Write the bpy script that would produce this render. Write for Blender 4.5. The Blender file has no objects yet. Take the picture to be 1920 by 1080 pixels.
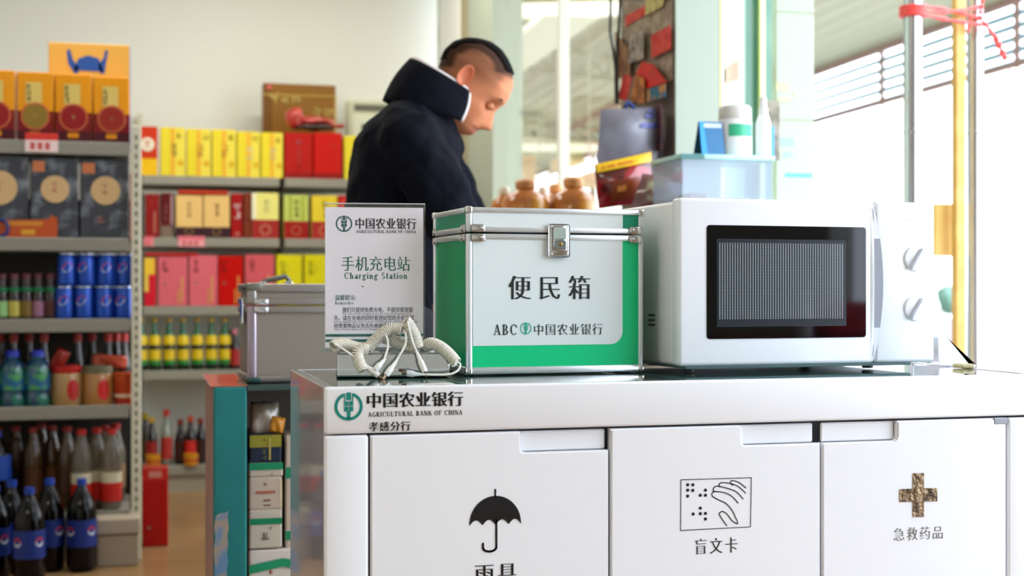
import bpy, bmesh, math, random
from math import sin, cos, pi, sqrt, atan2, radians as RD
from mathutils import Vector, Matrix
random.seed(7)
SC = bpy.context.scene
COL = SC.collection

# ------------------------------------------------------------------ camera, world, exposure
FPX = 2600.0
YAW = math.atan(700 / 2600)
CH = 1.0
cam = bpy.data.cameras.new('camera')
cam.lens = 36 * FPX / 1920
cam.sensor_width = 36
cam.clip_start = .05
cam.clip_end = 300
cam.dof.use_dof = True
cam.dof.focus_distance = 2.1
cam.dof.aperture_fstop = 4.6
cam_o = bpy.data.objects.new('camera', cam)
cam_o.location = (0, 0, CH)
cam_o.rotation_euler = (pi / 2, 0, -YAW)
COL.objects.link(cam_o)
SC.camera = cam_o

SC.view_settings.view_transform = 'Standard'
SC.view_settings.look = 'None'
SC.view_settings.exposure = 1.15
SC.view_settings.gamma = 1
SC.view_settings.use_curve_mapping = False

w = bpy.data.worlds.new('world')
SC.world = w
w.use_nodes = True
bg = w.node_tree.nodes['Background']
bg.inputs[0].default_value = (.82, .92, 1.08, 1)
bg.inputs[1].default_value = 3.2


# unseen fill lamps added to brighten the interior (their fixtures are built further down)
FILL_LAMPS = [(-1.4, .7), (-.3, 5.2), (.8, 6.2)]
for lx, ly in FILL_LAMPS:
    al = bpy.data.lights.new('added_fill_lamp', 'AREA'); al.shape = 'RECTANGLE'; al.size = 1.2; al.size_y = .1
    al.energy = 10; al.color = (1, .97, .88)
    ao = bpy.data.objects.new('added_fill_light', al); ao.location = (lx, ly, 2.9); COL.objects.link(ao)

# ------------------------------------------------------------------ projection helpers (pixel of the photograph -> point on a plane of the room)
SA, CA = sin(YAW), cos(YAW)

def ray(px, py):
    u = (px - 960) / FPX
    v = (540 - py) / FPX
    return Vector((SA + u * CA, CA - u * SA, v))

CAMP = Vector((0, 0, CH))

def at(px, py, y):
    r = ray(px, py)
    return CAMP + r * (y / r.y)

def atx(px, py, x):
    r = ray(px, py)
    return CAMP + r * (x / r.x)

def atz(px, py, z):
    r = ray(px, py)
    return CAMP + r * ((z - CH) / r.z)

def atd(px, py, d):
    return CAMP + ray(px, py) * d

class Face:
    """vertical plane through p0 turned by th; gives (u, z) of a pixel"""
    def __init__(s, p0, th):
        s.p = Vector((p0[0], p0[1], 0)); s.th = th
        s.t = Vector((cos(th), sin(th), 0)); s.n = Vector((sin(th), -cos(th), 0))
    def uz(s, px, py):
        r = ray(px, py)
        k = (s.p - CAMP).dot(s.n) / r.dot(s.n)
        q = CAMP + r * k
        return (q - s.p).dot(s.t), q.z

# ------------------------------------------------------------------ materials
def lin(c):
    if isinstance(c, str):
        c = tuple(int(c[i:i + 2], 16) / 255 for i in (0, 2, 4))
    return tuple((x / 12.92 if x <= .04045 else ((x + .055) / 1.055) ** 2.4) for x in c[:3])

MC = {}
def mat(col, rough=.5, metal=0, name=None, alpha=1, trans=0, ior=1.45, coat=0, bump=None, noise=None, spec=.5, sss=0):
    key = (str(col), rough, metal, name, alpha, trans, ior, coat, str(bump), str(noise), spec, sss)
    if key in MC: return MC[key]
    m = bpy.data.materials.new(name or 'paint')
    m.use_nodes = True
    nt = m.node_tree
    b = nt.nodes['Principled BSDF']
    c = lin(col)
    b.inputs['Base Color'].default_value = (*c, 1)
    b.inputs['Roughness'].default_value = rough
    b.inputs['Metallic'].default_value = metal
    b.inputs['IOR'].default_value = ior
    b.inputs['Alpha'].default_value = alpha
    b.inputs['Transmission Weight'].default_value = trans
    b.inputs['Coat Weight'].default_value = coat
    b.inputs['Specular IOR Level'].default_value = spec
    if sss:
        b.inputs['Subsurface Weight'].default_value = sss
        b.inputs['Subsurface Radius'].default_value = (.02, .008, .004)
        b.inputs['Subsurface Scale'].default_value = .5
    if noise or bump:
        tc = nt.nodes.new('ShaderNodeTexCoord')
    if noise:     # (scale, second colour, contrast lo, hi)
        n = nt.nodes.new('ShaderNodeTexNoise'); n.inputs['Scale'].default_value = noise[0]
        n.inputs['Detail'].default_value = 4
        nt.links.new(tc.outputs['Object'], n.inputs['Vector'])
        r = nt.nodes.new('ShaderNodeMapRange'); r.inputs[1].default_value = noise[2]; r.inputs[2].default_value = noise[3]
        nt.links.new(n.outputs['Fac'], r.inputs[0])
        mx = nt.nodes.new('ShaderNodeMix'); mx.data_type = 'RGBA'
        mx.inputs[6].default_value = (*c, 1); mx.inputs[7].default_value = (*lin(noise[1]), 1)
        nt.links.new(r.outputs[0], mx.inputs[0]); nt.links.new(mx.outputs[2], b.inputs['Base Color'])
    if bump:      # (scale, strength, kind)
        if len(bump) > 2 and bump[2] == 'wave':
            n = nt.nodes.new('ShaderNodeTexWave'); n.bands_direction = 'DIAGONAL'; n.inputs['Distortion'].default_value = 1.5
        else:
            n = nt.nodes.new('ShaderNodeTexNoise')
            n.inputs['Detail'].default_value = 5
        n.inputs['Scale'].default_value = bump[0]
        nt.links.new(tc.outputs['Object'], n.inputs['Vector'])
        bp = nt.nodes.new('ShaderNodeBump'); bp.inputs['Strength'].default_value = bump[1]; bp.inputs['Distance'].default_value = .01
        nt.links.new(n.outputs['Fac'], bp.inputs['Height']); nt.links.new(bp.outputs[0], b.inputs['Normal'])
    MC[key] = m
    return m

def clear_mat(name, col, rough=.02, body=.0):
    """clear sheet: lets light through, mirrors at glancing angles"""
    m = bpy.data.materials.new(name); m.use_nodes = True; nt = m.node_tree
    for n in list(nt.nodes): nt.nodes.remove(n)
    out = nt.nodes.new('ShaderNodeOutputMaterial'); t = nt.nodes.new('ShaderNodeBsdfTransparent'); t.inputs[0].default_value = (*lin(col), 1)
    g = nt.nodes.new('ShaderNodeBsdfGlossy'); g.inputs['Roughness'].default_value = rough
    lw = nt.nodes.new('ShaderNodeLayerWeight'); lw.inputs[0].default_value = .5
    pw = nt.nodes.new('ShaderNodeMath'); pw.operation = 'POWER'; pw.inputs[1].default_value = 5; nt.links.new(lw.outputs['Facing'], pw.inputs[0])
    f = nt.nodes.new('ShaderNodeMath'); f.operation = 'MULTIPLY_ADD'; f.inputs[1].default_value = .9; f.inputs[2].default_value = .035; nt.links.new(pw.outputs[0], f.inputs[0])
    mx = nt.nodes.new('ShaderNodeMixShader'); nt.links.new(f.outputs[0], mx.inputs[0]); nt.links.new(t.outputs[0], mx.inputs[1]); nt.links.new(g.outputs[0], mx.inputs[2])
    last = mx
    if body:
        d = nt.nodes.new('ShaderNodeBsdfDiffuse'); d.inputs[0].default_value = (*lin(col), 1)
        m2 = nt.nodes.new('ShaderNodeMixShader'); m2.inputs[0].default_value = body; nt.links.new(mx.outputs[0], m2.inputs[1]); nt.links.new(d.outputs[0], m2.inputs[2]); last = m2
    nt.links.new(last.outputs[0], out.inputs[0])
    return m

# ------------------------------------------------------------------ mesh builder
class MB:
    def __init__(s): s.bm = bmesh.new()
    def box(s, x0, x1, y0, y1, z0, z1, bev=0, seg=1, rot=None):
        r = bmesh.ops.create_cube(s.bm, size=1)
        vs = r['verts']
        M = Matrix.Translation(((x0 + x1) / 2, (y0 + y1) / 2, (z0 + z1) / 2)) @ Matrix.Diagonal((x1 - x0, y1 - y0, z1 - z0, 1))
        bmesh.ops.transform(s.bm, matrix=M, verts=vs)
        if bev:
            es = list({e for v in vs for e in v.link_edges})
            r = bmesh.ops.bevel(s.bm, geom=es, offset=bev, segments=seg, affect='EDGES', profile=.5)
            vs = list({v for f in r['faces'] for v in f.verts} | set(v for v in vs if v.is_valid))
        if rot is not None: bmesh.ops.transform(s.bm, matrix=rot, verts=vs)
        return s
    def poly(s, pts, th=None, axis=(0, 1, 0)):
        vs = [s.bm.verts.new(p) for p in pts]
        f = s.bm.faces.new(vs)
        if th:
            a = Vector(axis) * th
            b = [s.bm.verts.new(Vector(p) + a) for p in pts]
            s.bm.faces.new(b[::-1])
            n = len(pts)
            for i in range(n):
                s.bm.faces.new((vs[i], b[i], b[(i + 1) % n], vs[(i + 1) % n]))
        return s
    def rings(s, rings, cap=True, close=True):
        R = [[s.bm.verts.new(p) for p in r] for r in rings]
        n = len(R[0])
        for a, b in zip(R, R[1:]):
            for i in range(n if close else n - 1):
                j = (i + 1) % n
                s.bm.faces.new((a[i], a[j], b[j], b[i]))
        if cap and close:
            s.bm.faces.new(R[0][::-1]); s.bm.faces.new(R[-1])
        return s
    def lathe(s, prof, c=(0, 0, 0), n=20, sx=1, sy=1):
        c = Vector(c)
        return s.rings([[c + Vector((r * sx * cos(2 * pi * i / n), r * sy * sin(2 * pi * i / n), z)) for i in range(n)] for r, z in prof])
    def tube(s, pts, r, n=8, cap=True):
        pts = [Vector(p) for p in pts]
        rr = r if isinstance(r, (list, tuple)) else [r] * len(pts)
        rings = []; up = None
        for i, p in enumerate(pts):
            t = (pts[min(i + 1, len(pts) - 1)] - pts[max(i - 1, 0)])
            if t.length < 1e-9: t = Vector((0, 0, 1))
            t.normalize()
            if up is None:
                up = Vector((0, 0, 1)) if abs(t.z) < .9 else Vector((1, 0, 0))
            a = t.cross(up).normalized(); b = a.cross(t).normalized(); up = b
            rings.append([p + (a * cos(2 * pi * k / n) + b * sin(2 * pi * k / n)) * rr[i] for k in range(n)])
        return s.rings(rings, cap)
    def ball(s, c, r, sub=2, sc=(1, 1, 1)):
        q = bmesh.ops.create_icosphere(s.bm, subdivisions=sub, radius=r)
        bmesh.ops.transform(s.bm, matrix=Matrix.Translation(c) @ Matrix.Diagonal((*sc, 1)), verts=q['verts'])
        return s
    def obj(s, name, m=None, parent=None, smooth=False, label=None, kind=None, loc=None, rz=0, auto=False):
        me = bpy.data.meshes.new(name)
        bmesh.ops.recalc_face_normals(s.bm, faces=s.bm.faces[:])
        s.bm.to_mesh(me); s.bm.free()
        if smooth:
            me.polygons.foreach_set('use_smooth', [True] * len(me.polygons))
            if auto:
                me.set_sharp_from_angle(angle=RD(40))
        return link(name, me, m, parent, label, kind, loc, rz)

def link(name, me, m=None, parent=None, label=None, kind=None, loc=None, rz=0):
    o = bpy.data.objects.new(name, me)
    if m:
        for q in (m if isinstance(m, list) else [m]): me.materials.append(q)
    COL.objects.link(o)
    if parent: o.parent = parent
    if label: o['label'] = label
    if kind: o['kind'] = kind
    if loc is not None: o.location = loc
    o.rotation_euler.z = rz
    return o

def tag(o, label, cat, group=None):
    o['label'] = label; o['category'] = cat
    if group: o['group'] = group
    return o

def thing(name, label, cat, loc=(0, 0, 0), rz=0, group=None):
    o = bpy.data.objects.new(name, None)
    o.empty_display_size = .05
    COL.objects.link(o)
    o.location = loc; o.rotation_euler.z = rz
    return tag(o, label, cat, group)

def struct(o): o['kind'] = 'structure'; return o

ORD = ['first', 'second', 'third', 'fourth', 'fifth', 'sixth', 'seventh', 'eighth', 'ninth', 'tenth']

# ------------------------------------------------------------------ flat print: marks drawn in a (u, z) plane facing -y
class Ink:
    def __init__(s, y=-.0006): s.v = []; s.f = []; s.y = y
    def poly(s, pts, dy=0):
        i = len(s.v)
        s.v += [(p[0], s.y + dy, p[1]) for p in pts]
        s.f.append(tuple(range(i, i + len(pts))))
        return s
    def rect(s, a, b, c, d): return s.poly([(a, c), (b, c), (b, d), (a, d)])
    def line(s, pts, w, caps=True):
        for (x0, y0), (x1, y1) in zip(pts, pts[1:]):
            dx, dy = x1 - x0, y1 - y0; l = sqrt(dx * dx + dy * dy) or 1
            nx, ny = -dy / l * w / 2, dx / l * w / 2
            s.poly([(x0 + nx, y0 + ny), (x0 - nx, y0 - ny), (x1 - nx, y1 - ny), (x1 + nx, y1 + ny)])
        if caps:
            for p in pts: s.disc(p[0], p[1], w / 2, 8)
        return s
    def disc(s, x, y, r, n=20, ry=None):
        ry = ry or r
        return s.poly([(x + r * cos(2 * pi * i / n), y + ry * sin(2 * pi * i / n)) for i in range(n)])
    def arc(s, cx, cy, rx, ry, a0, a1, tv, th=None, n=20):
        th = tv if th is None else th
        P = []
        for i in range(n + 1):
            a = RD(a0 + (a1 - a0) * i / n)
            t = th + (tv - th) * abs(cos(a))
            P.append(((cx + (rx) * cos(a), cy + (ry) * sin(a)), (cx + (rx - t) * cos(a), cy + (ry - min(t, ry * .9)) * sin(a))))
        for (a, b), (c, d) in zip(P, P[1:]): s.poly([a, b, d, c])
        return s
    def obj(s, name, m, parent=None, label=None, loc=None, rz=0):
        me = bpy.data.meshes.new(name)
        me.from_pydata(s.v, [], s.f)
        me.update()
        return link(name, me, m, parent, label, None, loc, rz)

# Chinese lettering: thin outlines, doubled sideways, so uprights are thick and level strokes thin
TC = {}
def glyphs(t, space=1.0, thin=-.012):
    k = (t, space, thin)
    if k in TC: return TC[k]
    c = bpy.data.curves.new('lettering', 'FONT')
    c.body = t; c.size = 1; c.offset = thin; c.resolution_u = 2; c.space_character = space
    o = bpy.data.objects.new('lettering', c)
    COL.objects.link(o)
    bpy.context.view_layer.update()
    me = bpy.data.meshes.new_from_object(o)
    v = [(q.co.x, q.co.y) for q in me.vertices]; f = [tuple(p.vertices) for p in me.polygons]
    bpy.data.objects.remove(o); bpy.data.curves.remove(c); bpy.data.meshes.remove(me)
    TC[k] = (v, f)
    return v, f

def put(ink, t, x0, x1, z0, z1, space=1.0, thin=-.012, shifts=(-.02, 0, .02), slant=0):
    v, f = glyphs(t, space, thin)
    a, b = min(p[0] for p in v), max(p[0] for p in v)
    c, d = min(p[1] for p in v), max(p[1] for p in v)
    sx = (x1 - x0) / (b - a); sy = (z1 - z0) / (d - c)
    for n, s in enumerate(shifts):
        i = len(ink.v)
        ink.v += [(x0 + (p[0] - a + s) * sx + slant * (p[1] - c) * sy, ink.y - n * 1e-5, z0 + (p[1] - c) * sy) for p in v]
        ink.f += [tuple(j + i for j in q) for q in f]
    return ink

def serif(ink, t, x0, x1, z0, z1, bold=1.0):
    """Roman lettering with serifs; z0 is the baseline, z1 the cap height"""
    T, H = .17 * bold, .07 * bold
    g = []
    def L(X, a, b, c, d, w): g.append(('l', X + a, b, X + c, d, w))
    def S(X, x, y0=0, y1=1, w=T, s0=1, s1=1):
        L(X, x, y0, x, y1, w)
        if s0: L(X, x - .14, y0 + H / 2, x + .14, y0 + H / 2, H)
        if s1: L(X, x - .14, y1 - H / 2, x + (.14 if s1 == 1 else 0), y1 - H / 2, H)
    def A(X, cx, cy, rx, ry, a0, a1, tv=T): g.append(('a', X + cx, cy, rx, ry, a0, a1, tv, H))
    X = 0
    for ch in t:
        wd = .8
        if ch == ' ': wd = .45
        elif ch == 'A':
            L(X, .12, 0, .42, 1, H); L(X, .4, 1, .72, 0, T); L(X, .2, .33, .62, .33, H); L(X, 0, H / 2, .25, H / 2, H); L(X, .58, H / 2, .86, H / 2, H); wd = .9
        elif ch in 'BRP':
            S(X, .2); A(X, .36, .74, .28, .26, -90, 90); L(X, .2, .97, .38, .97, H); L(X, .2, .5, .38, .5, H)
            if ch == 'B': A(X, .36, .26, .34, .27, -90, 90); L(X, .2, .03, .38, .03, H)
            if ch == 'R': L(X, .4, .5, .7, 0, T); L(X, .62, H / 2, .85, H / 2, H)
            wd = .85
        elif ch in 'CG':
            A(X, .48, .5, .42, .52, 40, 320)
            if ch == 'C': L(X, .8, .68, .8, .95, H)
            else: S(X, .78, .05, .42, T, 0, 1)
            wd = .92
        elif ch in 'FL':
            S(X, .2)
            if ch == 'F': L(X, .2, .97, .72, .97, H); L(X, .7, .72, .7, 1, H); L(X, .2, .52, .55, .52, H); L(X, .55, .4, .55, .62, H)
            else: L(X, .2, .03, .72, .03, H); L(X, .7, 0, .7, .28, H)
        elif ch == 'H': S(X, .2); S(X, .72); L(X, .2, .5, .72, .5, H); wd = .95
        elif ch == 'I': S(X, .2); wd = .42
        elif ch == 'K': S(X, .2); L(X, .25, .42, .72, 1, H); L(X, .4, .58, .78, 0, T); L(X, .65, H / 2, .9, H / 2, H); L(X, .6, .97, .85, .97, H); wd = .92
        elif ch == 'N': S(X, .15, 0, 1, H); S(X, .8, 0, 1, H, 0, 1); L(X, .15, 1, .8, 0, T); wd = .98
        elif ch == 'O': A(X, .45, .5, .42, .52, 0, 360); wd = .93
        elif ch == 'S': A(X, .35, .74, .27, .27, 30, 270); A(X, .35, .26, .29, .27, -150, 90); wd = .72
        elif ch == 'T': S(X, .42, s1=0); L(X, .05, .97, .8, .97, H); L(X, .06, .75, .06, 1, H); L(X, .79, .75, .79, 1, H); wd = .86
        elif ch == 'U': S(X, .2, .3, 1, T, 0, 1); S(X, .74, .3, 1, H, 0, 1); A(X, .445, .32, .33, .33, 180, 360); wd = .95
        elif ch == 'a': A(X, .28, .2, .24, .21, 0, 360); L(X, .5, 0, .5, .5, T); A(X, .34, .46, .24, .22, 0, 150); L(X, .5, .03, .66, .03, H); wd = .66
        elif ch == 'g': A(X, .3, .42, .24, .24, 0, 360); A(X, .3, -.08, .28, .2, 0, 360); L(X, .15, .2, .2, .1, H); L(X, .45, .64, .64, .66, T * .7); wd = .66
        elif ch in 'hn':
            S(X, .18, 0, 1 if ch == 'h' else .66, s1=2); A(X, .36, .42, .24, .24, 0, 150); L(X, .52, 0, .52, .42, T); L(X, .4, H / 2, .68, H / 2, H); wd = .74
        elif ch == 'm':
            S(X, .18, 0, .66, s1=2); A(X, .34, .42, .22, .24, 0, 150); L(X, .5, 0, .5, .42, T); A(X, .66, .42, .22, .24, 0, 150); L(X, .82, 0, .82, .42, T); wd = 1.0
        elif ch == 'i': S(X, .2, 0, .66, s1=2); L(X, .2, .82, .2, .98, T); wd = .4
        elif ch == 'o': A(X, .32, .33, .3, .34, 0, 360); wd = .68
        elif ch == 'e': A(X, .32, .33, .3, .34, 0, 320); L(X, .1, .36, .58, .36, H); wd = .64
        elif ch == 'd': A(X, .3, .33, .28, .34, 0, 360); L(X, .55, 0, .55, 1, T); wd = .72
        elif ch == 'r': S(X, .18, 0, .66, s1=2); A(X, .38, .42, .2, .24, 30, 150); wd = .55
        elif ch == 't': L(X, .22, .1, .22, .9, T); L(X, .05, .63, .42, .63, H); A(X, .33, .14, .18, .15, 190, 330); wd = .46
        X += wd + .1
    X -= .1
    sx = (x1 - x0) / X; sy = z1 - z0
    for q in g:
        if q[0] == 'l':
            _, a, b, c, d, wv = q
            a, c = x0 + a * sx, x0 + c * sx; b, d = z0 + b * sy, z0 + d * sy
            dx, dy = c - a, d - b; l = sqrt(dx * dx + dy * dy) or 1
            wv *= (sx if abs(dy) > abs(dx) * .5 else sy)
            nx, ny = -dy / l * wv / 2, dx / l * wv / 2
            ink.poly([(a + nx, b + ny), (a - nx, b - ny), (c - nx, d - ny), (c + nx, d + ny)])
        else:
            _, cx, cy, rx, ry, a0, a1, tv, th = q
            P = []
            for i in range(17):
                a = RD(a0 + (a1 - a0) * i / 16); tt = th + (tv - th) * abs(cos(a))
                P.append(((x0 + (cx + rx * cos(a)) * sx, z0 + (cy + ry * sin(a)) * sy), (x0 + (cx + (rx - tt) * cos(a)) * sx, z0 + (cy + (ry - th) * sin(a)) * sy)))
            for (a, b), (c, d) in zip(P, P[1:]): ink.poly([a, b, d, c])
    return ink

def bank_mark(ink, cx, cz, R, ring=.21):
    g = ink
    g.arc(cx, cz, R, R, 112, 428, R * ring, n=44)
    W = .33 * R; wl = .045 * R
    g.rect(cx - W, cx - .24 * R, cz + .34 * R, cz + .93 * R)
    g.rect(cx + .24 * R, cx + W, cz + .34 * R, cz + .93 * R)
    g.rect(cx - .17 * R, cx + .17 * R, cz + .44 * R, cz + .99 * R)
    g.rect(cx - W, cx - wl * .5, cz + .03 * R, cz + .36 * R); g.rect(cx + wl * .5, cx + W, cz + .03 * R, cz + .36 * R)
    g.rect(cx - W, cx - wl * .5, cz - .35 * R, cz - .01 * R); g.rect(cx + wl * .5, cx + W, cz - .35 * R, cz - .01 * R)
    g.rect(cx - .13 * R, cx + .13 * R, cz - .85 * R, cz - .35 * R)
    return g

# ------------------------------------------------------------------ colours
WHITE = mat('f2f3f6', .35, name='white_lacquer', coat=.2)
WHITE2 = mat('eceef2', .3, name='white_plastic')
CHROME = mat('d8dadd', .12, 1, 'chrome')
ALU = mat('dfe3e6', .32, .7, 'brushed_aluminium', bump=(300, .05))
INKB = mat('0c0d10', .4, name='black_print')
TEAL = mat('0b8577', .4, name='teal_print')
GREEN = mat('009a62', .3, name='green_panel')
WALL = mat('e6e6dc', .8, name='wall_paint', bump=(60, .03))
STEEL = mat('8d887c', .5, name='grey_shelf_enamel')
CREAM = mat('cfc9b0', .5, name='cream_enamel')

def deep(c):
    """printed board and plastic are more saturated than they photograph in pale light"""
    if not isinstance(c, str): return c
    r = [int(c[i:i + 2], 16) / 255 for i in (0, 2, 4)]
    m = max(r); r = [m * (x / m) ** 1.2 if m else 0 for x in r]
    return '%02x%02x%02x' % tuple(int(x * 255) for x in r)

# ================================================================== THE ROOM
SX = 1.58            # side (window) wall
BY = 7.45            # back wall
def wallbox(name, x0, x1, y0, y1, z0, z1, m=WALL):
    return struct(MB().box(x0, x1, y0, y1, z0, z1).obj(name, m))

FLOOR = mat('9f7c54', .25, name='beige_floor_tile', noise=(1.5, '856440', .4, .7))
wallbox('floor', -3.2, 2.6, -2.6, BY + .2, -.1, 0, FLOOR)
wallbox('ceiling', -3.2, 2.6, -2.6, BY + .2, 3.0, 3.1, mat('e8e6de', .8, name='ceiling_paint'))
wallbox('wall_back', -3.2, SX, BY, BY + .2, 0, 3.0)
wallbox('wall_left', -3.3, -3.1, -2.6, BY, 0, 3.0)
wallbox('wall_rear_lengthened', -3.1, 2.6, -2.6, -2.45, 0, 3.0)  # unseen wall, lengthened so daylight comes in from the right only

wallbox('wall_light_block', 2.6, 2.7, -2.6, -.4, 0, 3.0)  # unseen wall added to cut side daylight and steepen the brightness gradient
for n, (lx, ly) in enumerate(FILL_LAMPS):  # fixtures for the fill lamps added out of view
    t = thing('added_fill_lamp', 'unseen white fill lamp added ' + ('in front of the service cabinet', 'above the left shelves', 'by the back wall corner')[n], 'lamp', (lx, ly, 2.91), group='unseen fill lamps added under the ceiling')
    MB().box(-.62, .62, -.06, .06, .02, .09, .01).obj('fill_lamp_housing', mat('f0f0ee', .4), t)
    MB().tube([(-.6, 0, .01), (.6, 0, .01)], .013, 10).obj('fill_lamp_tube', mat('fbfbf4', .4), t, True)

# side wall: solid bit, white frame column, glass window, pier with posters
def sy(px): return atx(px, 500, SX).y
y865, y880, y925, y1165 = sy(864), sy(879), sy(925), sy(1165)
y1265 = sy(1265)
PWHITE = mat('abb4a2', .45, name='cream_column_tile')
wallbox('trim_1', SX - .02, SX + .12, y865, sy(832), 0, 3.0, mat('f4f6f2', .6, name='white_trim'))
wallbox('trim_2', SX, SX + .1, y880, y865, 0, 3.0, mat('a89d78', .5, name='bronze_strip'))
wallbox('wall_right', SX - .002, SX + .14, y925, y880, 0, 3.0, PWHITE)
wallbox('baseboard_back', SX - 8, SX, BY - .015, BY, 0, .1, mat('b7a98c', .5, name='baseboard'))
pier = wallbox('wall_front', SX, 1.72, y1265, y1165, 0, 3.0, mat('756a60', .6, name='pier_side_paint'))
wallbox('trim_3', SX - .001, 1.722, y1265 - .012, y1265, 0, 3.0, PWHITE)
wallbox('wall_right_sill', SX, SX + .12, y1165, y925, 0, .55)
# window 1 in the side wall
win = thing('window_1', '', ''); del win['label']; del win['category']; struct(win)
FR = mat('f3f5ea', .4, name='pale_window_frame')
for zz in (.55, 2.9):
    MB().box(SX + .03, SX + .09, y1165, y925, zz, zz + .05).obj('frame_rail', FR, win)
ym = sy(1027)
MB().box(SX + .045, SX + .085, ym - .02, ym + .02, .6, 2.9).obj('mullion', FR, win)
GLASS = clear_mat('clear_glass', 'fffdf8', 0)
for a, b in ((y1165, ym - .02), (ym + .02, y925)):
    MB().box(SX + .06, SX + .066, a, b, .6, 2.9).obj('pane', GLASS, win)

# front wall with the shop door: frame, glass door leaf, tiled pillar
YP = y1265
def fx(px, y=YP): return at(px, 500, y).x
dr = thing('door_1', '', ''); del dr['label']; del dr['category']; struct(dr)
MB().box(1.735, fx(1333), YP + .02, YP + .06, 0, 3.0).obj('rubber_seal', mat('56574c', .6, name='dark_seal'), dr)
MB().box(fx(1333), fx(1350), YP, YP + .05, 0, 3.0, .004).obj('door_jamb', mat('fbfbf8', .35, name='white_jamb'), dr)
MB().box(fx(1350), fx(1354), YP - .002, YP + .05, 0, 3.0).obj('brass_edge', mat('d8c87a', .35, .6, 'brass'), dr)
SIDEG = mat('dcf0d8', .1, name='pale_green_glass')
q0 = at(1355, 500, YP + .02); q1 = at(1396, 500, YP + .30)
MB().poly([(q0.x, q0.y, 0), (q1.x, q1.y, 0), (q1.x, q1.y, 3), (q0.x, q0.y, 3)], .008, (.7, .7, 0)).obj('glass_leaf', SIDEG, dr)
TINT = mat('5f8b74', .12, name='tinted_glass', noise=(1.4, '86a38c', .42, .6))
MB().box(fx(1396, YP + .3), fx(1452, YP + .3), YP + .3, YP + .31, 1.13, 3.0).obj('tinted_pane', TINT, dr)
MB().box(fx(1396, YP + .3), fx(1452, YP + .3), YP + .29, YP + .33, 1.1, 1.14).obj('bottom_rail', mat('9fb58c', .5, name='olive_rail'), dr)
MB().box(fx(1425, YP + .27), fx(1435, YP + .27), YP + .27, YP + .29, 1.13, 3.0, .003).obj('push_bar', mat('d9d98e', .3, .5, 'pale_brass'), dr)
st = MB()
a = q0.lerp(q1, .05); b = q0.lerp(q1, .62)
off = Vector((.004, -.006, 0))
P = [Vector((a.x, a.y, at(1355, 158, a.y).z)), Vector((b.x, b.y, at(1381, 148, b.y).z)), Vector((b.x, b.y, at(1381, 115, b.y).z)), Vector((a.x, a.y, at(1355, 127, a.y).z))]
st.poly([p + off for p in P], .001, (.7, .7, 0)).obj('tan_sticker', mat('b98e6c', .6), dr)

TILE = mat('adb89e', .22, name='glazed_pillar_tile')
pil = thing('wall_pillar', '', ''); del pil['label']; del pil['category']; struct(pil)
xa, xb = fx(1455), fx(1526)
edges = [0, .62, 1.0 + (540 - 226) / FPX * at(1490, 226, YP).y / ray(1490, 226).y]
zt = at(1490, 24, YP).z; zm = at(1490, 226, YP).z
for z0, z1 in ((0, .55), (.55, zm - (zt - zm)), (zm - (zt - zm), zm), (zm, zt), (zt, 2 * zt - zm), (2 * zt - zm, 3.0)):
    if z1 > z0: MB().box(xa, xb, YP, YP + .03, z0 + .0015, z1 - .0015, .002).obj('tile', TILE, pil)
MB().box(xa + .003, xb - .003, YP + .003, YP + .029, 0, 3).obj('core', mat('c9cdb4', .7, name='grout'), pil)
for n, (x0, x1, p0, p1, c) in enumerate([(1456, 1479, 156, 171, 'ecfb9a'), (1460, 1482, 183, 190, 'f0fb9c'), (1488, 1497, 172, 181, 'eefcb0'), (1464, 1488, 259, 274, '9fe4f5'), (1470, 1485, 286, 295, '9ee2f2'), (1472, 1524, 325, 332, '62d4ee')]):
    Ink(0).rect(fx(x0), fx(x1), at(1490, p1, YP).z, at(1490, p0, YP).z).obj('sticker', mat(c, .5), pil, loc=(0, YP - .002, 0))

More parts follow.
